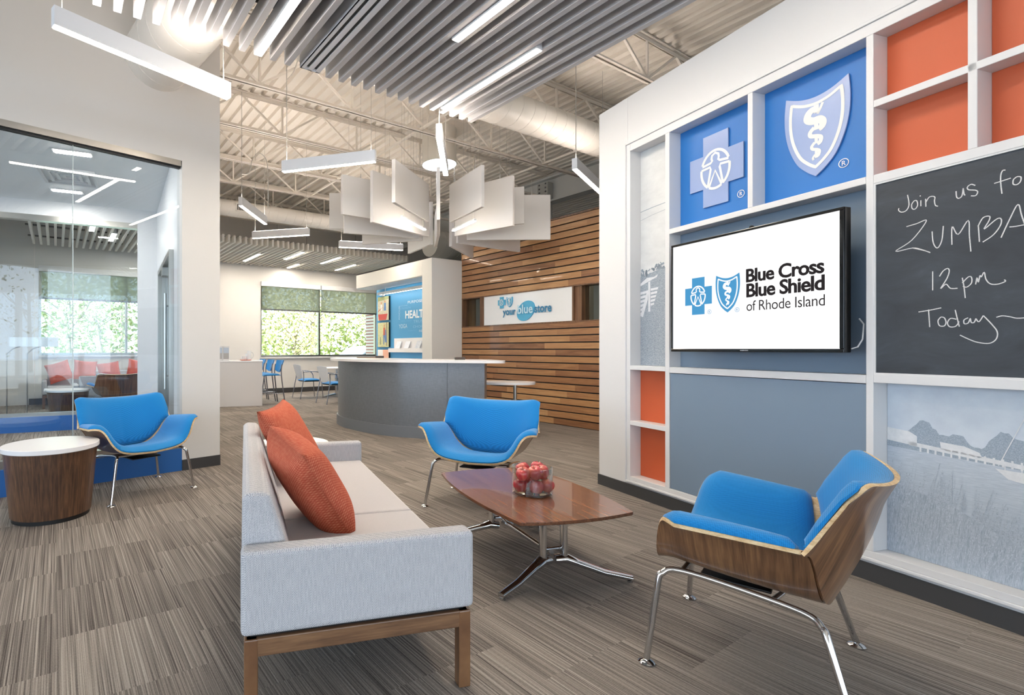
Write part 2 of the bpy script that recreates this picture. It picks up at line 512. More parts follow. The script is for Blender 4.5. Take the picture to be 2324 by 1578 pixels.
# corrugated roof deck, ribs along s
dk = MB(); prof = []
j = -9.0; P = .1666
while j < 15:
    prof += [(j, 4.79), (j + P * .52, 4.79), (j + P * .62, 4.835), (j + P * .9, 4.835)]; j += P
vs = [(a, -7, z) for a, z in prof] + [(a, 13.6, z) for a, z in prof]; n = len(prof)
dk.add(vs, [(i, n + i, n + i + 1, i + 1) for i in range(n - 1)])
dk.box(-9, 15, -7, 13.6, 4.86, 4.9)
tag(dk.build('ceiling', DECK, rz=PHI), 'cream painted corrugated metal roof deck', 'ceiling', kind='structure')

def wall_with_openings(name, axis_frame_rz, x0, x1, y0, y1, z1, holes, m, label):
    """wall along local x between y0,y1 with rectangular holes (xa,xb,za,zb)"""
    w = MB(); xs = x0
    for xa, xb, za, zb in sorted(holes):
        w.box(xs, xa, y0, y1, 0, z1); w.box(xa, xb, y0, y1, 0, za); w.box(xa, xb, y0, y1, zb, z1); xs = xb
    w.box(xs, x1, y0, y1, 0, z1)
    return tag(w.build(name, m, rz=axis_frame_rz), label, 'wall', kind='structure')

wall_with_openings('wall_far', PHI, -9, 15, 13.27, 13.50, 4.82, [(-.33, 2.75, 1.06, 3.0), (4.62, 8.30, .98, 3.0)], WALL, 'far outside wall with the two wide windows')
wall_with_openings('wall_back', PHI, -9, 15, -6.8, -6.5, 4.82, [(x, x + 2.15, .12, 3.5) for x in (-8.4, -6.1, -3.8, -1.5, .8, 3.1)], WALL, 'glazed storefront wall behind the viewer')
# end walls, along s
for nm, jx, holes in (('wall_west', -9.0, [(s, s + 2.1, .12, 3.6) for s in (-5.8, -3.5, -1.2, 1.1, 3.4, 5.7, 8.0)]), ('wall_east', 15.0, [])):  # farther west openings added out of view to bring daylight into the glazed room
    w = MB(); ss = -6.8
    for sa, sb, za, zb in holes:
        w.box(jx - .15, jx + .15, ss, sa, 0, 4.82); w.box(jx - .15, jx + .15, sa, sb, 0, za); w.box(jx - .15, jx + .15, sa, sb, zb, 4.82); ss = sb
    w.box(jx - .15, jx + .15, ss, 13.5, 0, 4.82)
    tag(w.build(nm, WALL, rz=PHI), 'outside end wall', 'wall', kind='structure')
# lounge end wall
tag(MB().box(-1.9, -1.7, 9.4, 13.27, 0, 4.8).build('wall_lounge', WALL, rz=PHI), 'pale end wall of the lounge behind the glass', 'wall', kind='structure')

# baseboard along the far wall
tag(MB().box(-.5, 9, 13.245, 13.27, 0, .13).build('baseboard_far', BASEB, rz=PHI), 'dark rubber baseboard under the far windows', 'baseboard', kind='structure')

def window(name, x0, x1, z0, z1, mull, shade_z, label):
    w = MB(); y0, y1 = 13.33, 13.42; t = .05
    w.box(x0, x1, y0, y1, z0, z0 + t); w.box(x0, x1, y0, y1, z1 - t, z1)
    for x in [x0 + t / 2, x1 - t / 2] + mull: w.box(x - t / 2, x + t / 2, y0, y1, z0 + t, z1 - t)
    o = w.build(name, STEEL, rz=PHI, kind='structure'); tag(o, label, 'window', kind='structure')
    MB().box(x0 - .02, x1 + .02, 13.22, 13.33, z0 - .04, z0).build('window_sill', WALLW, o)
    xs = [x0] + mull + [x1]
    for a, b in zip(xs, xs[1:]):
        MB().box(a + .03, b - .03, 13.37, 13.376, z0 + .05, z1 - .05).build('pane', GLASSW, o)
    return o
window('window_1', 4.62, 8.30, .98, 3.0, [6.375], 2.24, 'wide window looking onto trees by the small tables')
window('window_2', -.33, 2.75, 1.06, 3.0, [1.39], 2.3, 'wide window of the lounge behind the glass partition')
def roller(x0, x1, zb, label):
    t = thing('roller_shade', label, 'shade', (0, 0, 0), PHI, 'roller shades over the windows')
    MB().box(x0, x1, 13.20, 13.31, 2.88, 3.0).build('valance', WALLW, t, bevel=.004)
    MB().box(x0 + .01, x1 - .01, 13.262, 13.266, zb + .03, 2.9).build('shade_fabric', SHADE, t)
    MB().box(x0 + .01, x1 - .01, 13.25, 13.28, zb, zb + .035).build('hem_bar', GREYM, t)
roller(4.62, 6.365, 2.24, 'half lowered mesh shade on the left pane beside the small tables')
roller(6.385, 8.30, 2.24, 'half lowered mesh shade on the pane next to the blue wall')
roller(-.33, 2.75, 2.28, 'half lowered mesh shade on the lounge window behind the glass')

# ------------------------------------------------------------------ left glass wall (LW frame)
lw = MB()
lw.box(-6.5, -.387, 0, .14, 3.055, 4.80); lw.box(-.387, 0, 0, .14, 0, 4.80)
a0 = LW.w(-.387, 0); b0 = LW.w(0, 0)
dv = Vector((-.4516, .8922, 0))
lwo = lw.build('wall_left', WALL, loc=LW.w(0, 0), rz=LW.a)
tag(lwo, 'tall white wall around the glazed front on the left', 'wall', kind='structure')
sw = MB()
pa = LW.w(-.387, .10); pb = LW.w(-.001, .10); pc = pb + dv * 3.28; pd = pa + dv * 3.26
# side wall with a door opening (between t = .55 and t = 2.25)
def ab(p, t): q = p + dv * t; return (q.x, q.y)
sw.prism([ab(pa, 0), ab(pb, 0), ab(pb, .5), ab(pa, .5)], 0, 4.8)
sw.prism([ab(pa, 2.28), ab(pb, 2.28), (pc.x, pc.y), (pd.x, pd.y)], 0, 4.8)
sw.prism([ab(pa, .5), ab(pb, .5), ab(pb, 2.28), ab(pa, 2.28)], 2.28, 4.8)
sw.prism([ab(pa + Vector((.25, .12, 0)), .5), ab(pb, .5), ab(pb, 2.28), ab(pa + Vector((.25, .12, 0)), 2.28)], 0, 2.28)
tag(sw.build('wall_vestibule', WALLW), 'white side wall of the glazed room with its glass door', 'wall', kind='structure')
DF = Frame(pa.x, pa.y, math.atan2(dv.y, dv.x))
dr = MB(); dr.box(.5, 2.28, -.03, .05, 2.22, 2.28); dr.box(.5, .56, -.03, .05, 0, 2.22); dr.box(2.22, 2.28, -.03, .05, 0, 2.22); dr.box(1.50, 1.55, -.03, .05, 0, 2.22)
dro = dr.build('door_1', STEEL, loc=(pa.x, pa.y, 0), rz=DF.a); tag(dro, 'frameless glass door with a long steel pull in the glazed room', 'door', kind='structure')
MB().box(.57, 1.49, .0, .012, .01, 2.2).build('door_pane', GLASS, dro)
MB().box(1.56, 2.21, .0, .012, .01, 2.2).build('side_pane', GLASS, dro)
hb = MB(); hb.tube([(.70, .07, .75), (.70, .07, 1.82)], .016, 10); hb.tube([(.70, .0, .9), (.70, .07, .9)], .01, 8); hb.tube([(.70, .0, 1.68), (.70, .07, 1.68)], .01, 8)
hb.build('door_handle', STEEL, dro, smooth=40)
MB().box(1.30, 1.48, .0, .06, 2.10, 2.20).build('door_closer', STEEL, dro)

# front glazing: blue base, channels, panes
gz = thing('glass_partition', 'tall frameless glass front on a blue base in the left wall', 'partition', LW.w(0, 0), LW.a)
MB().box(-6.4, -.387, .0, .12, 0, .22).build('base', BLUEV, gz)
MB().box(-6.4, -.387, .02, .10, .22, .285).build('bottom_channel', STEEL, gz)
hd = MB(); hd.box(-6.4, -.395, .0, .10, 3.0, 3.055); hd.build('top_channel', STEEL, gz)
MB().box(-6.4, -.395, .03, .07, 2.985, 3.0).build('gasket', BLACK, gz)
for a, b in ((-1.312, -.395), (-2.72, -1.318), (-4.1, -2.726), (-6.4, -4.106)):
    MB().box(a, b, .046, .056, .285, 2.985).build('pane', GLASS, gz)
jt = MB(); jt.box(-1.318, -1.312, .044, .058, .285, 2.985); jt.build('joint', mat('joint_clear', '#c4d0d2', .3), gz)
tag(MB().box(-.387, .001, -.012, 0, 0, .105).build('baseboard_left', BASEB, loc=LW.w(0, 0), rz=LW.a), 'dark baseboard at the end of the left wall', 'baseboard', kind='structure')

# inner partition
gi = thing('glass_partition', 'second glass partition on a blue base, seen through the front glass', 'partition', MW.w(0, 0), MW.a)
MB().box(-3.9, 1.755, 0, .12, 0, .22).build('base', BLUEV, gi)
MB().box(-3.9, 1.755, .02, .10, .22, .27).build('bottom_channel', STEEL, gi)
MB().box(-3.9, 1.755, 0, .12, 3.06, 3.14).build('top_channel', STEEL, gi)
for a, b in ((-3.9, -1.6), (-1.594, .40), (.406, 1.75)):
    MB().box(a, b, .046, .056, .27, 3.06).build('pane', GLASS, gi)
mw = MB(); mw.box(1.755, 2.10, 0, .14, 0, 4.8); mw.box(-3.95, 1.755, 0, .14, 3.14, 4.8)
tag(mw.build('wall_inner', WALLW, loc=MW.w(0, 0), rz=MW.a), 'white wall over and beside the inner glass partition', 'wall', kind='structure')
c1, c2, c3, c4 = LW.w(-6.4, .13), LW.w(-.30, .13), MW.w(2.06, 0), MW.w(-3.95, 0)
vc = MB(); vc.prism([(c1.x, c1.y), (c2.x, c2.y), (c3.x, c3.y), (c4.x, c4.y)], 3.35, 3.40)
tag(vc.build('ceiling_vestibule', CEILW), 'flat white ceiling of the glazed room', 'ceiling', kind='structure')
# ------------------------------------------------------------------ feature wall (FW frame)
S1 = 4.6
fw = MB()
fw.box(0, S1, .10, .32, 0, 3.28)
fw.box(0, .333, 0, .10, 0, 3.28); fw.box(.333, S1, 0, .10, 2.879, 3.28); fw.box(.333, S1, 0, .10, 0, .122)
tag(fw.build('wall_right', WALLW, loc=FW.w(0, 0), rz=FW.a, bevel=.003), 'free standing white feature wall on the right', 'wall', kind='structure')
tag(MB().box(-.004, S1, -.012, 0, 0, .09).build('baseboard_right', BASEB, loc=FW.w(0, 0), rz=FW.a), 'dark baseboard under the feature wall', 'baseboard', kind='structure')

gr = MB(); Y0, Y1 = -.012, .10
def st(x0, x1, z0, z1): gr.box(x0, x1, Y0, Y1, z0, z1)
st(.333, .373, .122, 2.879); st(.373, S1 - .3, 2.82, 2.879); st(.373, S1 - .3, .122, .157)
st(.719, .757, .157, 2.82); st(1.978, 2.010, .157, 2.82)
st(.373, .719, 1.029, 1.064); st(.373, .719, .577, .613)
st(.757, 1.978, 2.057, 2.095); st(.757, 1.978, 1.020, 1.064); st(1.352, 1.384, 2.095, 2.82)
st(2.010, S1 - .3, 2.048, 2.093); st(2.010, S1 - .3, 1.026, 1.070)
st(2.357, 2.388, 2.093, 2.82); st(2.735, 2.768, 2.093, 2.82); st(3.115, 3.148, 2.093, 2.82); st(3.6, 3.64, .157, 2.82)
st(2.010, 3.6, 2.439, 2.475); st(S1 - .34, S1 - .3, .157, 2.82)
gro = gr.build('trim_1', WALLW, loc=FW.w(0, 0), rz=FW.a, bevel=.0025)
tag(gro, 'white box grid framing the panels on the feature wall', 'trim', kind='structure')
bead = MB()
bead.box(.316, .333, -.022, .002, .106, 2.896); bead.box(.333, S1 - .3, -.022, .002, 2.879, 2.896); bead.box(.333, S1 - .3, -.022, .002, .106, .122)
bead.build('bead', WALLW, gro, bevel=.003)

def panel(name, x0, x1, z0, z1, m, label, cat, y=.094, group=None):
    o = MB().box(x0, x1, y, .0995, z0, z1).build(name, m, loc=FW.w(0, 0), rz=FW.a)
    return tag(o, label, cat, group)
g1 = 'orange back panels of the feature wall'
panel('orange_panel', .374, .718, .614, 1.028, ORANGE, 'small orange panel right under the beach photo, upper of two', 'panel', group=g1)
panel('orange_panel', .374, .718, .158, .576, ORANGE, 'small orange panel just above the baseboard, lower of two', 'panel', group=g1)
panel('orange_panel', 2.011, 2.356, 2.476, 2.819, ORANGE, 'orange panel top row beside the shield panel', 'panel', group=g1)
panel('orange_panel', 2.011, 2.356, 2.094, 2.438, ORANGE, 'orange panel over the left end of the blackboard', 'panel', group=g1)
panel('orange_panel', 2.389, 2.734, 2.476, 2.819, ORANGE, 'orange panel cut by the frame in the top row', 'panel', group=g1)
panel('orange_panel', 2.389, 2.734, 2.094, 2.438, ORANGE, 'orange panel cut by the frame over the word for', 'panel', group=g1)
panel('grey_panel', .758, 1.977, 1.065, 2.056, GREYP, 'slate grey panel behind the television', 'panel')
o = MB().box(.761, 1.975, -.006, .0995, .160, 1.016).build('grey_panel', GREYP, loc=FW.w(0, 0), rz=FW.a)
tag(o, 'large flush slate grey panel under the television', 'panel')

# -- emblems
def ell(cx, cz, rx, rz, a0=0, a1=360, n=40):
    return [(cx + rx * math.cos(math.radians(a0 + (a1 - a0) * i / n)), cz + rz * math.sin(math.radians(a0 + (a1 - a0) * i / n))) for i in range(n + 1)]

def spline(pts, n=8):
    """smooth curve through the points"""
    out = []; P = [pts[0]] + list(pts) + [pts[-1]]
    for i in range(1, len(P) - 2):
        p0, p1, p2, p3 = P[i - 1], P[i], P[i + 1], P[i + 2]
        for k in range(n):
            t = k / n
            out.append(tuple(.5 * (2 * b + (c - a) * t + (2 * a - 5 * b + 4 * c - d) * t * t + (3 * b - a - 3 * c + d) * t ** 3) for a, b, c, d in zip(p0, p1, p2, p3)))
    out.append(tuple(pts[-1])); return out

def cross_emblem(parent, cx, cz, w, h, y, m_back, m_line, th=.004, lw=None, sub=True):
    aw, ah = w * .235, h * .235
    b = MB()
    b.plate([(cx - aw, cz - h / 2), (cx + aw, cz - h / 2), (cx + aw, cz - ah), (cx + w / 2, cz - ah), (cx + w / 2, cz + ah), (cx + aw, cz + ah), (cx + aw, cz + h / 2), (cx - aw, cz + h / 2), (cx - aw, cz + ah), (cx - w / 2, cz + ah), (cx - w / 2, cz - ah), (cx - aw, cz - ah)][::1], y, y + th)
    bo = b.build('cross_emblem', m_back, parent)
    r = w * .285; rz_ = h * .285; lw = lw or w * .045
    q = lambda px, pz: (cx + px * r, cz + pz * rz_)
    ln = MB(); yy = y - .0015
    def ring(a0, a1): return [(cx + .93 * r * math.cos(math.radians(a)), cz + .93 * rz_ * math.sin(math.radians(a))) for a in [a0 + (a1 - a0) * i / 14 for i in range(15)]]
    # head segment with the figure's head cut out
    ln.ribbon(ring(22, 158), lw, yy)
    ln.ribbon([q(-.86, .30), q(-.30, .36), q(-.20, .44), q(-.24, .55), q(-.21, .70), q(0, .80), q(.21, .70), q(.24, .55), q(.20, .44), q(.30, .36), q(.86, .30)], lw * .9, yy)
    for s in (-1, 1):
        arc = ring(180 - 8 if s < 0 else 8, 180 + 58 if s < 0 else -58)
        ln.ribbon([q(s * .92, .13), q(s * .34, .17), q(s * .30, .05), q(s * .47, -.80)][:3] + [q(s * .50, -.78)], lw * .9, yy)
        ln.ribbon(arc, lw, yy)
    ln.ribbon([q(-.42, -.83), q(0, -.06), q(.42, -.83)], lw * .9, yy)
    ln.ribbon(ring(-116, -64), lw, yy)
    ln.build('figure_mark', m_line, bo if sub else parent)
    return bo

def shield_pts(cx, cz, w, h, k=1.0):
    top = [(-.50, .44), (-.25, .37), (0, .345), (.25, .37), (.50, .44)]
    right = [(.525, .25), (.51, .05), (.44, -.14), (.31, -.32), (.15, -.43), (0, -.50)]
    left = [(-x, z) for x, z in right[::-1]][1:]
    outline = spline(top, 6) + spline([top[-1]] + right, 6)[1:] + spline([right[-1]] + left + [(-.50, .44)], 6)[1:-1]
    return [(cx + x * w * k, cz + (z + .02) * h * k - .02 * h) for x, z in outline][::-1]

def shield_emblem(parent, cx, cz, w, h, y, m_back, m_line, th=.004, sub=True):
    b = MB(); b.plate(shield_pts(cx, cz, w, h), y, y + th)
    bo = b.build('shield_emblem', m_back, parent)
    yy = y - .0015; ln = MB()
    ln.ribbon(shield_pts(cx, cz, w, h, .80), w * .052, yy, closed=True)
    q = lambda px, pz: (cx + px * w, cz + pz * h)
    for z0, z1, ww in ((.17, .255, .085), (-.01, .075, .07), (-.155, -.085, .055), (-.31, -.215, .045)):
        ln.ribbon([q(0.012, z0), q(0.012, z1)], w * ww, yy)
    ln.ribbon([q(.03, .155), q(.075, .20), q(.115, .255)], w * .045, yy)
    # the snake, thick at the neck and thinning towards the tail
    sn = spline([(.03, .195), (-.04, .215), (-.115, .185), (-.13, .13), (-.05, .095), (.06, .09), (.115, .055), (.105, .01), (.05, -.01)], 7)
    ln.ribbon([q(*p) for p in sn], [w * (.10 + .03 * math.sin(math.pi * i / len(sn))) for i in range(len(sn))], yy - .0002)
    sn = spline([(-.02, .02), (-.085, -.02), (-.075, -.06), (.02, -.08), (.085, -.105), (.075, -.15), (.03, -.165)], 7)
    ln.ribbon([q(*p) for p in sn], w * .07, yy - .0002)
    sn = spline([(-.01, -.14), (-.06, -.175), (-.045, -.205), (.02, -.222), (.062, -.245), (.05, -.285), (.025, -.295)], 7)
    ln.ribbon([q(*p) for p in sn], w * .052, yy - .0002)
    sn = spline([(-.005, -.27), (-.04, -.30), (-.03, -.325)], 6)
    ln.ribbon([q(*p) for p in sn], w * .036, yy - .0002)
    ln.build('serpent_staff_mark', m_line, bo if sub else parent)
    # eye
    return bo

def registered(parent, cx, cz, r, y, m):
    mb = MB(); mb.ribbon(ell(cx, cz, r, r, 0, 360, 28)[:-1], r * .17, y, closed=True)
    t = text_mb('R', cx - r * .38, cz - r * .55, r * .82, r * 1.1, y, .01, 0)
    mb.add(t.v, t.f)
    return mb.build('registered_mark', m, parent)

FROST = mat('frosted_acrylic', '#93a6cf', .25, spec=.6)
OFFW = paint('off_white_vinyl', '#e6e6e2', .5)
p = panel('emblem_panel', .758, 1.351, 2.096, 2.819, BLUEP, 'bright blue panel with a pale cross emblem', 'panel')
cross_emblem(p, 1.052, 2.455, .402, .50, .082, FROST, OFFW, .008)
registered(p, 1.230, 2.232, .0235, .090, OFFW)
p = panel('emblem_panel', 1.385, 1.977, 2.096, 2.819, BLUEP, 'bright blue panel with a pale serpent shield', 'panel')
shield_emblem(p, 1.683, 2.475, .325, .545, .082, FROST, OFFW, .008)
registered(p, 1.818, 2.232, .0235, .090, OFFW)

# -- television
tv = thing('television', 'black framed wall television showing a health insurer logo', 'television', FW.w(0, 0), FW.a)
TX0, TX1, TZ0, TZ1 = .858, 1.935, 1.180, 1.945
fr = MB(); fr.box(TX0, TX1, -.098, -.05, TZ0, TZ1)
fr.box(TX0, TX1, -.104, -.098, TZ0, TZ0 + .020); fr.box(TX0, TX1, -.104, -.098, TZ1 - .016, TZ1)
fr.box(TX0, TX0 + .015, -.104, -.098, TZ0 + .020, TZ1 - .016); fr.box(TX1 - .022, TX1, -.104, -.098, TZ0 + .020, TZ1 - .016)
fr.build('bezel', mat('gloss_black', '#0a0a0b', .12), tv, bevel=.003)
MB().box(1.2, 1.6, -.05, .094, 1.40, 1.72).build('wall_mount', BLACK, tv)
scr = MB().box(TX0 + .015, TX1 - .022, -.0995, -.098, TZ0 + .020, TZ1 - .016).build('screen', SCREEN, tv)
LOGOB = emis('screen_blue', '#4f9acb', .6); TXT = emis('screen_text', '#221f20', 1.0)
cross_emblem(scr, 1.076, 1.560, .204, .252, -.1005, LOGOB, SCREEN, .0005, sub=False)
shield_emblem(scr, 1.288, 1.565, .158, .262, -.1005, LOGOB, SCREEN, .0005, sub=False)
registered(scr, 1.160, 1.447, .0135, -.1005, LOGOB); registered(scr, 1.352, 1.447, .0135, -.1005, LOGOB)
tx = MB()
def put(body, x, z, w, h, b, sp=1.0):
    for k in ((-1, 0), (1, 0), (0, 1), (0, -1)) if b > 0 else ((0, 0),):
        t = text_mb(body, x, z, w, h, -.1006, b * .5, 0, sp); tx.add([(p[0] + k[0] * .0016, p[1], p[2] + k[1] * .0010) for p in t.v], t.f)
put('Blue Cross', 1.411, 1.611, .429, .083, .036, .93)
put('Blue Shield', 1.413, 1.518, .429, .085, .036, .93)
put('of Rhode Island', 1.413, 1.434, .431, .062, -.004, .95)
tx.build('logo_lettering', TXT, scr)
wc = MB(); wc.lathe([(.012, 0), (.016, .006), (.012, .014), (.004, .018)], 12, (1.43, -.08, TZ1)); wc.build('camera', BLACK, tv, smooth=50)
wr = MB(); wr.tube([(TX1 - .005, -.04, 1.20), (TX1 + .012, -.02, 1.21), (TX1 + .022, 0, 1.25), (TX1 + .016, .02, 1.33), (TX1 - .01, .03, 1.36)], .004, 6)
wr.build('power_cord', mat('cord_white', '#d8dadd', .5), tv, smooth=60)
tx = text_mb('SAMSUNG', 1.375, TZ0 + .007, .05, .006, -.1045, .01, 0); tx.build('maker_mark', mat('mark_silver', '#c9ccd0', .4), tv)

# -- blackboard
bb = thing('chalkboard', 'black chalkboard with a handwritten class notice', 'chalkboard', FW.w(0, 0), FW.a)
MB().box(2.018, 3.592, -.004, .0995, 1.078, 2.040).build('board', BOARD, bb)
tr = MB(); tr.box(2.010, 3.6, -.010, .09, 1.070, 1.078); tr.box(2.010, 3.6, -.010, .09, 2.040, 2.048); tr.box(2.010, 2.018, -.010, .09, 1.078, 2.040)
tr.build('trim', WALLW, bb)
strokes = [
 [(230, 335), (240, 400), (222, 440), (190, 452), (170, 440), (172, 425)],
 [(275, 375), (258, 400), (262, 428), (282, 430), (298, 405), (292, 375), (275, 375)],
 [(320, 372), (320, 412)], [(314, 340), (318, 345)],
 [(352, 362), (354, 415)], [(354, 385), (375, 352), (400, 345), (415, 352), (412, 375), (418, 405), (436, 412)],
 [(558, 310), (562, 350), (578, 358), (598, 340), (606, 290)], [(606, 290), (612, 330), (620, 338)],
 [(688, 272), (660, 264), (635, 282), (642, 300), (690, 304), (704, 316), (690, 340), (658, 342)],
 [(892, 168), (872, 172), (860, 205), (860, 260), (868, 328)], [(815, 258), (860, 244), (928, 222)],
 [(970, 212), (946, 232), (944, 262), (968, 266), (992, 246), (996, 215), (970, 212)],
 [(222, 550), (290, 530), (358, 510), (260, 640), (150, 716), (265, 694), (330, 706), (384, 726)], [(268, 695), (330, 708), (380, 722)],
 [(396, 582), (402, 650), (418, 686), (438, 690), (462, 640), (472, 545)],
 [(530, 672), (532, 550), (572, 602), (640, 508), (648, 610), (658, 718)],
 [(716, 652), (708, 540)], [(706, 548), (740, 490), (784, 480), (780, 510), (748, 566), (830, 500), (862, 498), (858, 540), (810, 605), (738, 654)],
 [(862, 624), (920, 500), (976, 400), (1000, 470), (1030, 560)], [(918, 552), (960, 548), (1024, 536)],
 [(400, 852), (400, 980)],
 [(446, 886), (470, 850), (500, 832), (512, 850), (496, 900), (454, 968), (490, 938), (520, 966), (568, 966)],
 [(600, 895), (612, 960), (620, 1032)], [(600, 930), (640, 890), (662, 892), (662, 930), (630, 958), (604, 952)],
 [(690, 940), (700, 895), (708, 925), (720, 880), (728, 890), (748, 858), (760, 905), (790, 936), (840, 938), (890, 920), (884, 908)],
 [(304, 1126), (380, 1114), (458, 1098)], [(372, 1110), (380, 1228)],
 [(455, 1160), (436, 1185), (446, 1218), (478, 1220), (490, 1195), (478, 1165), (455, 1160)],
 [(560, 1175), (520, 1170), (500, 1200), (516, 1226), (556, 1222), (578, 1190)], [(552, 1112), (566, 1170), (580, 1225)],
 [(640, 1165), (612, 1180), (614, 1205), (640, 1200), (654, 1170), (660, 1196), (680, 1196), (692, 1170)], [(692, 1170), (712, 1192), (742, 1150)],
 [(742, 1150), (800, 1210), (836, 1260), (828, 1310), (780, 1338), (700, 1330), (640, 1308), (584, 1282)],
 [(830, 1162), (870, 1152), (920, 1158), (970, 1168), (1040, 1164)],
]
ck = MB()
words = [0] * 5 + [1] * 3 + [2] * 3 + [3] * 8 + [4] * 2 + [5] * 3 + [6] * 8 + [7] * 4
cks = {}
for s, wd in zip(strokes, words):
    ck = cks.setdefault(wd, MB())
    pts = [FW.at(1984 + x / 2.976, 330 + y / 2.976) for x, y in s]
    ck.ribbon(spline(pts, 5) if len(pts) > 2 else pts, .0042, -.0052)
ck = cks[2]
# last letter of the first line runs on past the edge of the picture
ck.ribbon(spline([(2.56, 1.86), (2.565, 1.90), (2.60, 1.92), (2.62, 1.91)], 5), .0052, -.0052)
for ck in cks.values(): ck.build('chalk_lettering', CHALK, bb)

# -- printed photographs in the niches
PW = [printed('print_sky', '#d6d8d8', '#c9cbcc', (1, 1, 2)), printed('print_grass', '#aab2ba', '#7c8894', (14, 14, 22)), printed('print_pale', '#e0e2e4', '#d2d5d8', (6, 6, 6)), printed('print_mid', '#9ea9b3', '#7f8c98', (30, 30, 30)), printed('print_water', '#c3ccd6', '#a9b5c2', (4, 4, 60)), printed('print_reed', '#b9c3ce', '#8e9aa9', (60, 60, 7)), printed('print_tree', '#a9b5c1', '#8593a1', (40, 40, 40)), printed('print_hisky', '#cdd6df', '#c3ccd7', (2, 2, 2))]
ph = thing('photo_mural', 'tall pale photograph of a beach chair on a grassy dune', 'photograph', FW.w(0, 0), FW.a)
MB().box(.374, .718, .094, .0995, 1.065, 2.819).build('print', PW[0], ph)
y = .0932
a = MB(); a.plate([(.374, 1.065), (.718, 1.065), (.718, 1.845), (.60, 1.838), (.50, 1.815), (.374, 1.79)], y, .0945); a.build('dune_grass', PW[1], ph)
a = MB()
for i in range(60):
    x = R.uniform(.38, .66); z = 1.80 + .06 * (x - .374) + R.uniform(0, .05) + .02 * math.sin(x * 25); s = R.uniform(.006, .013)
    a.plate([(x + s * math.cos(k * 1.05 + i), z + s * math.sin(k * 1.05 + i)) for k in range(6)], y - .0004, y)
a.build('shrubs', PW[3], ph)
a = MB()
a.plate([(.374, 1.735), (.44, 1.775), (.51, 1.775), (.55, 1.79), (.54, 1.77), (.46, 1.745), (.374, 1.715)], y - .001, y)
a.plate([(.455, 1.74), (.475, 1.745), (.475, 1.50), (.455, 1.50)], y - .001, y)
for k in range(6): a.plate([(.374, 1.665 - k * .034), (.455 - k * .012, 1.675 - k * .034), (.452 - k * .012, 1.655 - k * .034), (.374, 1.645 - k * .034)], y - .001, y)
for k in range(5): a.plate([(.48, 1.685 - k * .03), (.555 - k * .01, 1.69 - k * .03), (.55 - k * .01, 1.672 - k * .03), (.48, 1.667 - k * .03)], y - .001, y)
a.plate([(.374, 1.47), (.40, 1.46), (.45, 1.60), (.455, 1.66), (.44, 1.66)], y - .001, y)
a.build('beach_chair_print', PW[2], ph)
a = MB(); a.plate([(.705, 1.79), (.718, 1.78), (.718, 1.74), (.71, 1.75)], y - .001, y)
a.build('beach_chair_print', PW[2], ph)
a = MB(); a.ribbon([(.374, 2.325), (.50, 2.335), (.718, 2.345)], .006, y); a.ribbon([(.374, 2.255), (.50, 2.275), (.718, 2.295)], .003, y); a.ribbon([(.665, 2.33), (.665, 2.365)], .006, y); a.build('horizon_print', PW[3], ph)

ph = thing('photo_mural', 'large pale photograph of a sailboat in a harbour', 'photograph', FW.w(0, 0), FW.a)
Z0 = .158
MB().box(2.011, 3.598, .094, .0995, Z0, 1.025).build('print', PW[7], ph)
a = MB(); a.plate([(2.011, Z0), (3.598, Z0), (3.598, .60), (2.011, .72)][::1], .0935, .0945); a.build('water', PW[4], ph)
a = MB(); x = 2.02; top = []
while x < 3.59:
    top.append((x, .80 + .03 * math.sin(x * 21) + .022 * math.sin(x * 47 + 1) + R.uniform(-.008, .008) - .05 * (x - 2.0) * .5)); x += .012
a.plate([(2.011, .70), (3.598, .61), (3.598, top[-1][1])] + top[::-1] + [(2.011, top[0][1])], .0930, .0940); a.build('treeline', PW[6], ph)
a = MB()
a.plate([(2.011, .73), (2.13, .715), (2.13, .765), (2.10, .785), (2.011, .795)], .0925, .0932)
a.plate([(2.22, .715), (2.36, .70), (2.35, .725), (2.30, .745), (2.215, .752)], .0925, .0932)
a.plate([(2.10, .716), (2.5, .675), (2.5, .695), (2.10, .735)], .0925, .0932)
for k in range(14): a.plate([(2.14 + k * .028, .69 - k * .0015), (2.147 + k * .028, .69 - k * .0015), (2.147 + k * .028, .725 - k * .0015), (2.14 + k * .028, .725 - k * .0015)], .0923, .0930)
a.build('dock_buildings', PW[2], ph)
a = MB()
a.plate([(2.40, .665), (2.44, .625), (2.62, .595), (3.05, .56), (3.35, .585), (3.40, .64), (2.8, .655)], .0918, .0928)
a.plate([(2.50, .66), (2.52, .715), (2.62, .72), (2.80, .70), (3.05, .665), (3.05, .65)], .0915, .0925)
a.ribbon([(2.535, .70), (2.545, 1.02)], .007, .0916); a.ribbon([(2.41, .68), (2.53, 1.02)], .0035, .0916); a.ribbon([(2.545, .99), (2.95, .67)], .003, .0916)
for k in range(12): a.ribbon([(2.43 + k * .05, .66 - .0015 * k), (2.43 + k * .05, .69 - .0015 * k)], .003, .0914)
a.build('sailboat_print', PW[2], ph)
a = MB()
for k in range(420):
    x = R.uniform(2.015, 2.62); h = R.uniform(.08, .20) * (1.25 - (x - 2.0)); z = Z0 + R.uniform(0, .28) * (1.2 - (x - 2.0) * .9)
    a.ribbon([(x, z), (min(x + R.uniform(.0, .05), 2.8), z + h)], R.uniform(.002, .004), .0920 + R.uniform(0, .001))
a.build('reeds_print', printed('print_reedtip', '#c5ced8', '#98a4b2', (30, 30, 30)), ph)
a = MB(); a.plate([(2.011, Z0), (2.95, Z0), (2.70, .23), (2.45, .35), (2.25, .46), (2.011, .52)], .0926, .0934); a.build('reed_bed', PW[5], ph)
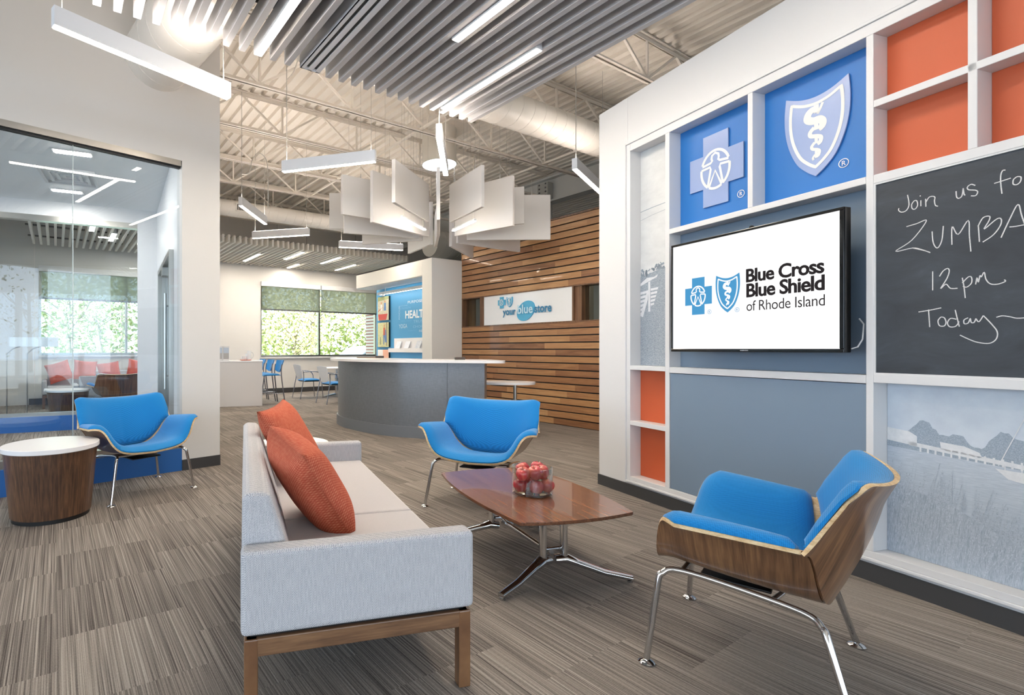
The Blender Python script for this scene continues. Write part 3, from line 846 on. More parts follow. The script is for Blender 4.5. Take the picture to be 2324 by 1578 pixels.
# ------------------------------------------------------------------ lounge chairs
def lerp(a, b, t): return a + (b - a) * t
def pw(t, pts):
    """smooth piecewise curve through (t, value) knots"""
    for (t0, v0), (t1, v1) in zip(pts, pts[1:]):
        if t <= t1:
            k = max(0, min(1, (t - t0) / (t1 - t0))); return v0 + (v1 - v0) * k
    return pts[-1][1]
def knots(pts, n=40):
    sp = []
    q = spline([(a, b) for a, b in pts], 12)
    return q

# lateral profile of the seat shell: x out from the middle, z up
PF = knots([(0, .392), (.10, .393), (.20, .400), (.275, .425), (.325, .480), (.360, .545), (.395, .583), (.435, .592), (.462, .588)])
PB = knots([(0, .325), (.08, .327), (.15, .338), (.225, .375), (.285, .435), (.325, .50), (.355, .545), (.380, .562), (.396, .564)])
def prof(P, a):
    i = a * (len(P) - 1); k = min(int(i), len(P) - 2); f = i - k
    return lerp(P[k][0], P[k + 1][0], f), lerp(P[k][1], P[k + 1][1], f)

def seat_pt(u, v):
    a = abs(u); s = 1 if u >= 0 else -1
    x0, z0 = prof(PF, a); x1, z1 = prof(PB, a)
    dip = .018 * math.sin(math.pi * v) * max(0, 1 - 1.8 * a)
    yf = -.285 + .115 * a ** 2.2; yb = .235 - .065 * a
    z = lerp(z0, z1, v) - dip
    lip = max(0, .12 - v) / .12
    z -= .028 * lip * lip * max(0, 1 - 1.5 * a)
    return Vector((s * lerp(x0, x1, v), lerp(yf, yb, v), z))

def back_pt(u, v):
    a = abs(u); s = 1 if u >= 0 else -1
    x1, z1 = prof(PB, a)
    xb, yb, zb = x1 + .002 * a, .234 - .065 * a, z1 - .008
    xt = .380 * (a ** .95); yt = .375 - .085 * a ** 2.2; zt = .772 + .030 * a ** 2.5
    if a > .82:
        k = (a - .82) / .18; zt -= .045 * (1 - math.sqrt(max(0, 1 - k * k * .98)))
    w = v
    x = lerp(xb, xt, w ** 1.1); y = lerp(yb, yt, w) + .02 * math.sin(math.pi * w) * (1 - a)
    z = lerp(zb, zt, w)
    y += .02 * max(0, w - .82) / .18 * (1 - .5 * a)
    return Vector((s * x, y, z))

def normal(fn, u, v, e=.01):
    du = fn(min(1, u + e), v) - fn(max(-1, u - e), v); dv_ = fn(u, min(1, v + e)) - fn(u, max(0, v - e))
    n = du.cross(dv_)
    return n.normalized() if n.length > 1e-9 else Vector((0, 0, 1))

def shell(fn, t0, t1, nu, nv, inset=0.0, puff=0.0, flip=1):
    """two sheets of a curved shell: offset t0 and t1 along the normal, edges tucked by inset"""
    def uu(i): return lerp(-1 + inset, 1 - inset, i)
    def vv(j): return lerp(inset * .9, 1 - inset * .9, j)
    def top(i, j):
        u, v = uu(i), vv(j)
        e = max(abs(2 * i - 1) ** 9, abs(2 * j - 1) ** 9)
        return fn(u, v) + normal(fn, u, v) * flip * lerp(t1 + puff * (1 - (2 * i - 1) ** 2) * (1 - (2 * j - 1) ** 2), t0 + (t1 - t0) * .25, e)
    def bot(i, j):
        u, v = uu(i), vv(j)
        return fn(u, v) + normal(fn, u, v) * flip * t0
    return top, bot

def lounge_chair(label):
    t = thing('lounge_chair', label, 'chair', group='blue plywood shell lounge chairs')
    nu, nv = 44, 16
    s = MB(); tp, bt = shell(seat_pt, -.013, 0, nu, nv)
    def tp0(i, j): return seat_pt(2 * i - 1, j)
    s.slab(tp0, bt, nu, nv, 1, 0, 1)
    for k in range(nu): s.m[s.e0 + nu + nv + k] = 0
    s.build('seat_shell', [WALNUTC, PLY], t, smooth=50)
    b = MB(); bt2 = lambda i, j: back_pt(2 * i - 1, j) + normal(back_pt, 2 * i - 1, j) * -.013
    b.slab(lambda i, j: back_pt(2 * i - 1, j), bt2, nu, 14, 1, 0, 1)
    for k in range(nu): b.m[b.e0 + k] = 0
    b.build('back_shell', [WALNUTB, PLY], t, smooth=50)
    p = MB(); tp, bt = shell(lambda u, v: seat_pt(u, v * .955), .001, .038, nu, nv, .012, .012); p.slab(tp, bt, nu, nv); p.build('seat_pad', BLUEF, t, smooth=60)
    p = MB(); tp, bt = shell(lambda u, v: back_pt(u * (.92 + .08 * min(1, v * 3)), .05 + .95 * v), .001, .040, nu, 16, .012, .012); p.slab(tp, bt, nu, 16); p.build('back_pad', BLUEF, t, smooth=60)
    for sx in (-1, 1):
        f = MB()
        pts = [(sx * .347, -.290, .012), (sx * .300, -.262, .30), (sx * .290, -.250, .335), (sx * .270, -.215, .353), (sx * .25, -.10, .345), (sx * .235, .10, .318), (sx * .245, .185, .305), (sx * .265, .215, .285), (sx * .285, .232, .25), (sx * .347, .300, .012)]
        f.tube(spline(pts, 5), .0115, 12)
        f.build('leg_frame', CHROME, t, smooth=60)
        for yy in (-.290, .300):
            g = MB(); g.lathe([(.028, 0), (.030, .004), (.024, .010), (.010, .016), (.009, .024)], 18, (sx * .347, yy, 0)); g.build('glide', CHROME, t, smooth=40)
    k = MB(); k.tube([(-.262, -.19, .352), (-.1, -.19, .349), (.1, -.19, .349), (.262, -.19, .352)], .010, 10); k.tube([(-.24, .08, .318), (-.1, .10, .304), (.1, .10, .304), (.24, .08, .318)], .010, 10)
    k.build('cross_tube', CHROME, t, smooth=60)
    pl = MB(); pl.box(-.12, .12, -.16, .07, .296, .306); pl.build('under_plate', BLACK, t, bevel=.004)
    return t
WALNUTC = wood('walnut_shell', '#4b3220', '#6f4d34', '#8a6543', (1.5, 34, 1.5), .33, .3)
WALNUTB = wood('walnut_shell_back', '#4b3220', '#6f4d34', '#8a6543', (34, 1.5, 1.5), .33, .3)
def face(fx, fy): return math.atan2(fx, -fy)      # turn so that the front (-y) looks along fx,fy
ch = lounge_chair('blue lounge chair at the far end of the coffee table')
ch.location = (.800, 3.985, 0); ch.rotation_euler = (0, 0, face(-.50, -.866))
dup(ch, (1.474, 2.018, 0), face(-.734, .68), 'blue lounge chair with its walnut back to us beside the feature wall')
dup(ch, (-2.04, 4.34, 0), face(.785, -.62), 'blue lounge chair beside the drum side table by the glass front')

# ------------------------------------------------------------------ sofa
def sofa(name, label, L, group=None):
    t = thing(name, label, 'sofa', group=group); D = .80
    for y0, y1 in ((0, .085), (L - .085, L)):
        a = MB(); a.box(.0, D, y0, y1, .285, .555); a.build('arm', HERR, t, bevel=.018, seg=3)
    b = MB()
    b.plate([(.0, .285), (.20, .285), (.19, .42), (.095, .715), (.02, .722), (.004, .70)][::1], .087, L - .087)
    b.build('backrest', HERR, t, bevel=.022, seg=3)
    for ya, yb in ((.087, .664), (.668, L - .087)):
        s = MB(); s.box(.15, D - .01, ya, yb, .30, .432); s.build('seat_cushion', SOFAF, t, bevel=.016, seg=3)
    u = MB(); u.box(.03, D - .03, .03, L - .03, .272, .286); u.build('deck', BLACK, t)
    r = MB(); z0, z1 = .214, .272
    r.box(.015, D - .015, .012, .052, z0, z1); r.box(.015, D - .015, L - .052, L - .012, z0, z1); r.box(.015, .055, .052, L - .052, z0, z1); r.box(D - .055, D - .015, .052, L - .052, z0, z1)
    r.build('rail', WALNUTL, t, bevel=.004)
    for x in (.010, D - .054):
        for yy in (.010, L - .054):
            g = MB()
            g.box(x, x + .044, yy, yy + .044, .0, z1); g.build('leg', WALNUTC, t, bevel=.004)
    return t
so = sofa('sofa', 'light grey herringbone sofa with a walnut base, seen from its near arm', 1.885)
so.location = (SF.o[0], SF.o[1], 0); so.rotation_euler = (0, 0, SF.a)

def cushion(name, label, loc, e1, e2, size, puff, m, group):
    """square scatter cushion with pinched corners; e1, e2 span it"""
    e1 = Vector(e1).normalized(); e2 = Vector(e2); e2 = (e2 - e1 * e2.dot(e1)).normalized(); nn = e1.cross(e2)
    mb = MB(); N = 22
    def pt(i, j, s):
        a, b = 2 * i - 1, 2 * j - 1
        pin = 1 - .075 * ((1 - a * a) * abs(b) ** 3 * 1.0 + (1 - b * b) * abs(a) ** 3)
        k = max(0, (1 - a ** 4) * (1 - b ** 4)) ** .62
        return Vector((a * size / 2 * (1 - .07 * (1 - b * b)), b * size / 2 * (1 - .07 * (1 - a * a)), s * puff / 2 * k))
    mb.slab(lambda i, j: pt(i, j, 1), lambda i, j: pt(i, j, -1), N, N)
    o = mb.build(name, m, smooth=180)
    M3 = Matrix((e1, e2, nn)).transposed().to_4x4()
    o.matrix_world = Matrix.Translation(loc) @ M3
    return tag(o, label, 'cushion', group)
def sv(x, y, z): return SF.w(x, y, z)
def sdir(x, y, z): return SF.w(x, y, z) - SF.w(0, 0, 0)
g2 = 'coral cushions on the near sofa'
cushion('scatter_cushion', 'coral woven cushion at the far end of the grey sofa', sv(.285, 1.46, .65), sdir(.36, .93, .05), sdir(.54, .02, -.84), .49, .17, CORAL, g2)
cushion('scatter_cushion', 'plump coral woven cushion at the near end of the grey sofa', sv(.290, .60, .618), sdir(-.24, .96, .13), sdir(.54, -.10, -.83), .47, .21, CORAL, g2)

# ------------------------------------------------------------------ coffee table
TB = (.839, 2.945); TA = .255
ct = thing('coffee_table', 'walnut boat shaped coffee table on polished metal legs', 'table', (TB[0], TB[1], 0), TA)
def boat():
    out = []
    def edge(p, q, bulge, n=14):
        p, q = Vector(p), Vector(q); d = q - p; nn = Vector((d.y, -d.x)).normalized()
        return [(p + d * (i / n) + nn * bulge * 4 * (i / n) * (1 - i / n)) for i in range(n + 1)]
    a, b = .318, .500; c = .028
    e = [edge((-a + c, -b), (a - c, -b), .032), edge((a, -b + c), (a, b - c), .050), edge((a - c, b), (-a + c, b), .032), edge((-a, b - c), (-a, -b + c), .050)]
    for k in range(4):
        out += e[k]
        p = e[k][-1]; q = e[(k + 1) % 4][0]
        corner = Vector([(a, -b), (a, b), (-a, b), (-a, -b)][k]) * 1.006
        for t in (.25, .5, .75): out.append(p * (1 - t) ** 2 + corner * 2 * t * (1 - t) + q * t * t)
    return [(p.x, p.y) for p in out]
bp = boat(); tp_ = MB(); n = len(bp)
rings = [(.965, .366), (.995, .374), (1.0, .382), (.998, .390)]
vs = []; fs = []
for k, z in rings: vs += [(x * k, y * k, z) for x, y in bp]
for r_ in range(len(rings) - 1):
    for i in range(n): fs.append((r_ * n + i, r_ * n + (i + 1) % n, (r_ + 1) * n + (i + 1) % n, (r_ + 1) * n + i))
fs.append(tuple(range(n - 1, -1, -1))); fs.append(tuple(range((len(rings) - 1) * n, len(rings) * n)))
tp_.add(vs, fs); tp_.build('tabletop', WALNUTX, ct, smooth=35)
for sy in (-1, 1):
    for sx in (-1, 1):
        c = MB(); c.tube([(sx * .062, sy * .285, .115), (sx * .062, sy * .285, .368)], .026, 16, flat=.62); c.build('column', CHROME, ct, smooth=50)
        c = MB()
        c.tube([(sx * .02, sy * .272, .098), (sx * .07, sy * .288, .105), (sx * .13, sy * .310, .082), (sx * .25, sy * .362, .042), (sx * .372, sy * .418, .022)], [.030, .034, .026, .022, .019], 12, flat=.75)
        c.lathe([(.014, 0), (.014, .010)], 12, (sx * .362, sy * .413, 0)); c.build('foot', CHROME, ct, smooth=50)
    c = MB(); c.tube([(-.05, sy * .262, .15), (.05, sy * .262, .15)], .009, 8); c.build('link_bar', CHROME, ct, smooth=50)
c = MB(); c.tube([(0, -.27, .14), (0, -.2, .13), (0, .2, .13), (0, .27, .14)], .015, 12); c.build('stretcher', CHROME, ct, smooth=50)

bowl_c = Vector((.862, 2.872, .390))
gb = MB(); Rb = .109; h = .152
gb.lathe([(.001, 0), (Rb - .006, 0), (Rb, .006), (Rb, h), (Rb - .003, h + .001), (Rb - .006, h), (Rb - .006, .016), (Rb - .012, .012), (.001, .012)], 48)
BOWLG = mat('bowl_glass', '#ffffff', .0); BOWLG.node_tree.nodes['Principled BSDF'].inputs['Transmission Weight'].default_value = 1.0
BOWLG = glass_thin('bowl_glass_thin', '#f6fbfa', 1.5, 1.6)
tag(gb.build('glass_bowl', BOWLG, loc=bowl_c, smooth=40), 'straight sided clear glass bowl of apples on the coffee table', 'bowl')
def apple_mat():
    m = mat('apple_skin', '#b03a3c', .25, coat=.3); t = NT(m)
    oi = t.n('ShaderNodeObjectInfo'); v = t.coord((6, 6, 1.6)); nz = t.noise(v, 5, 4, .6); n2 = t.noise(t.coord(), 9, 2)
    f = t.math('ADD', t.math('MULTIPLY', nz.outputs['Fac'], .6), t.math('ADD', t.math('MULTIPLY', n2.outputs['Fac'], .5), t.math('MULTIPLY', oi.outputs['Random'], .18)))
    t.l(t.ramp(f, [(.36, '#8e1f2c'), (.58, '#b5383f'), (.76, '#cf6a55'), (.92, '#dba05f')]), t.b.inputs['Base Color']); return m
APPLE = apple_mat(); STEM = mat('apple_stem', '#4d3a22', .8)
ap = thing('apple', 'apple', 'apple', group='apples in the glass bowl')
am = MB(); am.lathe([(.0005, .005), (.012, .001), (.024, .003), (.034, .016), (.0395, .036), (.038, .052), (.030, .066), (.018, .0715), (.008, .068), (.0005, .060)], 24); am.build('flesh', APPLE, ap, smooth=180)
sm = MB(); sm.tube([(0, 0, .058), (.002, 0, .072), (.006, 0, .082)], .0014, 6); sm.build('stem', STEM, ap)
bz = .404
spots = [(.0, -.060, bz, 0, 'lowest front apple in the middle of the bowl'), (-.062, -.020, bz + .002, 1, 'lower left apple against the glass'), (.060, -.018, bz + .003, 2, 'lower right apple against the glass'), (.0, .062, bz, .6, 'lower back apple, mostly hidden in the bowl'),
         (-.056, -.042, bz + .072, .4, 'upper left apple with a yellow streak'), (.008, -.048, bz + .080, 1.7, 'topmost front apple in the middle'), (.062, -.010, bz + .074, 2.5, 'upper right deep red apple'), (-.030, .030, bz + .080, 3.1, 'top back left apple with a pale crown'), (.034, .042, bz + .082, .9, 'top back right apple behind the heap')]
for k, (x, y, z, a, lb) in enumerate(spots):
    o = ap if k == 0 else dup(ap, (0, 0, 0), 0, lb)
    o['label'] = lb; o.location = (bowl_c.x + x, bowl_c.y + y, z); o.rotation_euler = (R.uniform(-.45, .45), R.uniform(-.4, .4), a)

# ------------------------------------------------------------------ drum side tables
def drum(label, loc, r, h, rz=0):
    t = thing('side_table', label, 'table', loc, rz, 'white topped drum side tables')
    p = MB(); p.lathe([(r * .79, 0), (r * .79, .03)], 56); p.build('plinth', BLACK, t, smooth=40)
    b = MB(); b.lathe([(r * .82, .03), (r * .955, h - .034)], 64); b.build('body', DRUMW, t, smooth=40)
    c = MB(); c.lathe([(r - .004, h - .034), (r, h - .030), (r, h - .003), (r - .003, h)], 64); c.build('top', MELAM, t, smooth=40)
    return t
def drum_wood():
    m = mat('walnut_drum', '#5a3b28', .35, coat=.2); t = NT(m)
    tc = t.n('ShaderNodeTexCoord'); sp = t.n('ShaderNodeSeparateXYZ'); t.l(tc.outputs['Object'], sp.inputs[0])
    ang = t.math('DIVIDE', t.math('ARCTAN2', sp.outputs[1], sp.outputs[0]), 6.2832)
    pl = t.math('FLOOR', t.math('MULTIPLY', ang, 14)); wn = t.n('ShaderNodeTexWhiteNoise', noise_dimensions='1D'); t.l(pl, wn.inputs['W'])
    fr = t.math('ABSOLUTE', t.math('SUBTRACT', t.math('FRACT', t.math('MULTIPLY', ang, 14)), .5))
    cv = t.n('ShaderNodeCombineXYZ'); t.l(t.math('MULTIPLY', fr, 4.2), cv.inputs[0]); t.l(t.math('MULTIPLY', sp.outputs[2], 2.6), cv.inputs[1]); t.l(t.math('MULTIPLY', wn.outputs['Value'], 3), cv.inputs[2])
    g = t.noise(cv.outputs[0], 2.2, 4, .6, .6)
    f = t.math('ADD', g.outputs['Fac'], t.math('MULTIPLY', t.math('SUBTRACT', wn.outputs['Value'], .5), .12))
    t.l(t.ramp(f, [(.30, '#3c281d'), (.5, '#5a3e2b'), (.72, '#76543a')]), t.b.inputs['Base Color']); return m
DRUMW = drum_wood()
drum('walnut drum side table with a white top beside the left blue chair', (-2.36, 3.70, 0), .305, .52)
drum('white topped drum table half hidden beyond the sofa arm', (-.70, 4.14, 0), .30, .44)

# ------------------------------------------------------------------ reception desk
face_c = [(-.42, 8.95), (-.60, 8.72), (-.66, 8.40), (-.60, 8.06), (-.44, 7.72), (-.109, 7.285), (.205, 7.03), (.508, 6.89), (.697, 6.822), (1.03, 6.715), (1.37, 6.62)]
back_c = [(1.52, 7.20), (1.05, 7.42), (.62, 7.72), (.25, 8.15), (.02, 8.60), (-.15, 8.95)]
fp = spline(face_c, 8); bp2 = spline(back_c, 8)
def off(poly, d):
    out = []; n = len(poly)
    for i in range(n):
        a, b = Vector(poly[i - 1]), Vector(poly[(i + 1) % n]); t = (b - a).normalized()
        out.append((poly[i][0] + t.y * d, poly[i][1] - t.x * d))
    return out
ring = fp + bp2
rd = thing('reception_desk', 'curved grey reception desk with a white counter', 'desk')
MB().prism(ring, .15, 1.015).build('front', DESKM, rd, smooth=30)
MB().prism(off(ring, .022), 0, .15).build('kick_base', mat('kick_grey', '#70757c', .45), rd, smooth=30)
cf = spline([(-.44, 9.10), (-.70, 8.95), (-.80, 8.60), (-.73, 8.05), (-.54, 7.66), (-.17, 7.22), (.17, 6.955), (.485, 6.81), (.68, 6.745), (1.02, 6.64), (1.42, 6.52), (1.58, 6.52), (1.64, 6.64), (1.60, 6.85)], 8)
cb2 = spline([(1.56, 7.25), (1.05, 7.46), (.64, 7.75), (.28, 8.17), (.05, 8.62), (-.15, 9.05)], 8)
MB().prism(cf + cb2, 1.015, 1.05).build('countertop', MELAM, rd, smooth=30)
sm = MB(); q = Vector((.905, 6.752)); sm.box(.903, .907, 6.748, 6.752, .15, 1.015); sm.build('seam', mat('seam_dark', '#5b5e62', .5), rd)
wt = thing('wheelchair_counter', 'low white work surface on a steel post by the timber wall', 'table')
tpw = [(1.50, 7.28), (1.75, 7.20), (1.98, 7.18), (2.14, 7.22), (2.24, 7.32), (2.26, 7.46), (2.16, 7.60), (1.95, 7.68), (1.70, 7.70), (1.50, 7.68)]
MB().prism(spline(tpw, 6), .69, .725).build('top', MELAM, wt, smooth=30)
pm = MB(); pm.tube([(1.98, 7.43, .0), (1.98, 7.43, .69)], .026, 16); pm.lathe([(.14, 0), (.14, .008), (.03, .018)], 28, (1.98, 7.43, 0)); pm.build('post', STEEL, wt, smooth=40)
# small things on the desk
for px, py, lb in ((.02, 8.45, 'small dark object near the far left end of the reception counter'), (1.13, 7.12, 'small dark object at the right end of the reception counter')):
    o = MB().box(px - .07, px + .07, py - .04, py + .04, 1.05, 1.085).build('card_holder', mat('brown_box', '#3c322c', .5), bevel=.006); tag(o, lb, 'holder')
o = MB().box(-.36, .0, 8.50, 8.62, 1.05, 1.062).build('writing_pad', WALNUTL); tag(o, 'flat wooden pad lying on the left end of the counter', 'pad')
# ------------------------------------------------------------------ timber wall (WD frame, x towards the camera)
X0, X1 = -2.481, 2.6
PT = .1085
tw = MB(); back = MB()
back.box(X0, X1, .03, .12, 0, 1.6275); back.box(X0, X1, .03, .12, 2.17, 3.25)
for k in range(30):
    z = k * PT
    if 1.60 < z < 2.16: continue
    tw.box(X0, X1, 0, .03, z + .009, z + PT - .009)
tw.box(X0 - .012, X0, -.004, .12, 0, 3.25)
two = tw.build('wall_timber', PLANK, loc=WD.w(0, 0), rz=WD.a, bevel=.002, seg=1); tag(two, 'warm timber plank wall behind the reception desk', 'wall', kind='structure')
back.build('backing', BLACK, two)
cp = MB(); cp.box(X0, X1, -.008, .14, 3.25, 3.275); cp.box(X0, X1, -.008, .20, 1.612, 1.632); cp.box(X0, X1, -.008, .20, 2.158, 2.178)
for x in (X0 + .005, -1.905, .048): cp.box(x, x + .03, -.008, .20, 1.632, 2.158)
cp.box(-2.0, -1.905, .02, .20, 1.632, 2.158); cp.box(.078, .20, .02, .20, 1.632, 2.158); cp.box(X0, -2.30, .16, .2, 1.632, 2.158)
cp.build('frame_strip', WALNUT, two)
for a, b in ((X0 + .03, -1.985), (.20, X1)):
    MB().box(a, b, .10, .108, 1.632, 2.158).build('pane', GLASSW, two)
sg = thing('wall_sign', 'white sign with raised blue lettering in the timber wall', 'sign', WD.w(0, 0), WD.a)
MB().box(-1.874, .046, .004, .06, 1.632, 2.158).build('panel', paint('sign_white', '#eef0f2', .45), sg)
SBL = mat('sign_blue', '#4fa9d0', .4); SBD = mat('sign_deep_blue', '#2b7ba6', .4)
cross_emblem(sg, -1.418, 2.020, .168, .200, -.018, SBL, OFFW, .022, sub=True)
shield_emblem(sg, -1.232, 2.022, .135, .190, -.018, SBL, OFFW, .022, sub=True)
b = MB(); b.plate([(x * math.cos(.55) - z * math.sin(.55) - .868, x * math.sin(.55) + z * math.cos(.55) + 1.842) for x, z in ell(0, 0, .205, .152)][:-1][::-1], -.016, .004); b.build('oval', SBL, sg)
tt = text_mb('your', -1.385, 1.752, .30, .125, -.018, .028, .02); tt.build('lettering', SBD, sg)
tt = text_mb('store', -.675, 1.795, .345, .125, -.018, .028, .02); tt.build('lettering', SBD, sg)
tt = text_mb('blue', -1.03, 1.795, .33, .155, -.030, .022, .01); tt.build('lettering', mat('sign_pale', '#bfe0ee', .4), sg)
# what is seen through the small openings: a brick pier and a warm back room wall
o = MB().box(.55, 1.35, 1.6, 1.75, 0, 2.0).build('brick_pier', BRICK, loc=WD.w(0, 0), rz=WD.a); tag(o, 'brick pier seen through the right opening of the timber wall', 'pier')
o = MB().box(-3.2, -1.2, 2.2, 2.3, 0, 2.9).build('wall_back_room', paint('tan', '#c9b79c', .6), loc=WD.w(0, 0), rz=WD.a); tag(o, 'tan wall of the room behind the timber wall', 'wall', kind='structure')

# ------------------------------------------------------------------ white box with the blue recess
PX = Frame(1.0, 9.612, PHI - math.pi / 2)     # x towards the camera along the face
bx = MB()
L0 = -2.86
bx.box(L0, -.30, 0, .505, 2.61, 2.915)                 # bulkhead
bx.box(-.30, 0, 0, .745, 0, 2.915)                   # pillar
bxo = bx.build('wall_pillar', paint('box_paint', '#dcdad4', .55), loc=PX.w(0, 0), rz=PX.a, bevel=.003); tag(bxo, 'white boxed pillar and bulkhead around the blue recess', 'wall', kind='structure')
MB().box(L0, -.30, .02, .49, 2.60, 2.612).build('soffit', WALLW, bxo)
blw = MB().box(0, 2.66, 0, .15, 0, 2.62).build('wall_blue', BLUEW, loc=BL.w(0, 0), rz=BL.a); tag(blw, 'blue wall in the recess behind the reception desk', 'wall', kind='structure')
blb = MB().box(L0, 0, .505, .6, 2.6, 2.915)
tl = thing('tube_light', 'white tubular wall washer over the blue lettering', 'light', BL.w(0, 0), BL.a)
m_ = MB(); m_.tube([(.395, -.20, 2.485), (2.6, -.20, 2.485)], .033, 16); m_.build('housing', LAMPW, tl, smooth=40)
m_ = MB(); m_.box(.45, 2.5, -.19, -.165, 2.452, 2.462); m_.build('diffuser', emis('led_wash', '#fff6ea', 14.0), tl)
m_ = MB(); m_.tube([(.62, -.20, 2.46), (.62, -.20, 2.42)], .028, 12); m_.tube([(.7, -.20, 2.5), (.7, -.20, 2.6)], .010, 8); m_.tube([(2.2, -.20, 2.5), (2.2, -.20, 2.6)], .010, 8); m_.build('stem', LAMPW, tl, smooth=40)
WL = [('PURPOSE', 1.309, 2.197, .53, .06, .9), ('HEALTH', 1.215, 1.868, .80, .176, 1), ('YOGA', .961, 1.66, .33, .095, .7), ('TRUST', 1.52, 1.762, .42, .060, .3), ('CHOICE', 1.505, 1.655, .46, .052, .3), ('RESULTS', 1.728, 1.560, .42, .048, .7), ('STRENGTH', 1.02, 2.085, .40, .042, .2), ('MINDFULNESS', .957, 2.150, .34, .026, .3), ('WELLNESS', 1.05, 1.805, .40, .03, .15), ('COMMUNITY', 1.31, 1.585, .36, .026, .15)]
LM = {1: mat('vinyl_white', '#e8eef2', .5), .9: mat('vinyl_pale', '#cfe0ec', .5), .7: mat('vinyl_soft', '#b3d0e2', .5), .3: mat('vinyl_faint', '#82b7da', .5), .2: mat('vinyl_fainter', '#6fadd8', .5), .15: mat('vinyl_dim', '#62a5d4', .5)}
for wd, x, z, w, h, k in WL:
    tt = text_mb(wd, x, z, w, h, -.003, .03 if k == 1 else .012, .002); tt.build('lettering', LM[k], blw)
tt = text_mb('FOCUS', 0, 0, .29, .045, -.003, .01, .002)
tt.v = [(.957 + (.045 - p[2]) , p[1], 1.865 + p[0]) for p in tt.v]; tt.build('lettering', LM[.7], blw)
def picture(z0, z1, label, paintfn):
    t = thing('wall_picture', label, 'picture', BL.w(0, 0), BL.a, 'canvas pictures on the blue wall')
    MB().box(.132, .608, -.045, -.002, z0, z1).build('canvas_edge', BLACK, t)
    MB().box(.132, .608, -.048, -.045, z0, z1).build('print', paintfn[0], t)
    for poly, m in paintfn[1]:
        MB().plate(poly, -.0488, -.048).build('printed_shape', m, t)
PC = lambda n, a, b, s=(9, 9, 9): printed(n, a, b, s)
skin, red, bl_, gr_ = mat('print_skin', '#c98e6b', .5), mat('print_red', '#b8443f', .5), mat('print_blue', '#5a7fb4', .5), PC('print_leaf', '#b7bd8a', '#6f7a45', (25, 25, 25))
picture(1.873, 2.431, 'upper canvas of two people paddling a red boat', (PC('print_shore', '#d9d4bd', '#b3ab90'), [([(.132, 2.33), (.608, 2.36), (.608, 2.431), (.132, 2.431)], gr_), ([(.15, 2.02), (.56, 2.02), (.50, 1.88), (.19, 1.88)], red), ([(.26, 2.10), (.33, 2.10), (.33, 2.25), (.26, 2.25)], mat('print_shirt', '#e6e0dc', .5)), ([(.40, 2.10), (.50, 2.10), (.49, 2.28), (.41, 2.28)], bl_), (ell(.295, 2.28, .025, .03, n=12)[:-1], skin), (ell(.45, 2.31, .025, .03, n=12)[:-1], skin), ([(.14, 2.08), (.36, 2.18), (.36, 2.19), (.14, 2.10)], red)]))
picture(1.243, 1.819, 'middle canvas of a person in blue walking in the woods', (PC('print_woods', '#d5d2a6', '#a9ab74'), [([(.42, 1.65), (.49, 1.65), (.53, 1.35), (.46, 1.35), (.40, 1.55)], bl_), ([(.38, 1.70), (.46, 1.70), (.47, 1.52), (.37, 1.52)], mat('print_coral', '#cf6f52', .5)), (ell(.42, 1.74, .028, .035, n=12)[:-1], skin), ([(.37, 1.52), (.42, 1.52), (.42, 1.30), (.38, 1.30)], mat('print_denim', '#6d7fa0', .5)), ([(.50, 1.27), (.55, 1.27), (.55, 1.82), (.50, 1.82)], mat('print_trunk', '#9c8e70', .5)), ([(.23, 1.30), (.28, 1.30), (.27, 1.48), (.24, 1.48)], mat('print_far', '#7b8068', .5))]))
picture(.70, 1.18, 'lowest canvas, half hidden by the reception counter', (PC('print_white', '#eceae6', '#dcd8d2'), [([(.36, .70), (.608, .70), (.608, 1.18), (.36, 1.18)], mat('print_peach', '#e0a98f', .5))]))
sh = thing('brochure_shelf', 'white brochure ledge on the blue wall', 'shelf', BL.w(0, 0), BL.a)
MB().box(.812, 2.55, -.03, -.002, 1.213, 1.438).build('back_board', MELAM, sh); MB().box(.685, 2.6, -.11, -.002, 1.121, 1.213).build('ledge', MELAM, sh)
for k, (x, lb) in enumerate(((.95, 'leftmost brochure on the white ledge'), (1.29, 'middle brochure on the white ledge'), (1.70, 'brochure with a grey diagonal on the white ledge, next to the pillar'))):
    o = MB(); o.add([(x, -.10, 1.213), (x + .17, -.10, 1.213), (x + .19, -.05, 1.365), (x + .02, -.05, 1.365), (x, -.094, 1.213), (x + .17, -.094, 1.213), (x + .19, -.044, 1.365), (x + .02, -.044, 1.365)], [(0, 1, 2, 3), (7, 6, 5, 4), (0, 4, 5, 1), (1, 5, 6, 2), (2, 6, 7, 3), (3, 7, 4, 0)])
    o = o.build('brochure', printed('brochure_%d' % k, '#eef0f3', ('#c9d4e2', '#d5dbe6', '#9aa6ba')[k], (14, 14, 14)), loc=BL.w(0, 0), rz=BL.a); tag(o, lb, 'brochure', 'brochures on the ledge')
sh2 = MB().box(.812, 2.6, -.14, -.002, .93, .99).build('wall_shelf', MELAM, loc=BL.w(0, 0), rz=BL.a); tag(sh2, 'lower white shelf of the blue wall just over the counter', 'shelf')

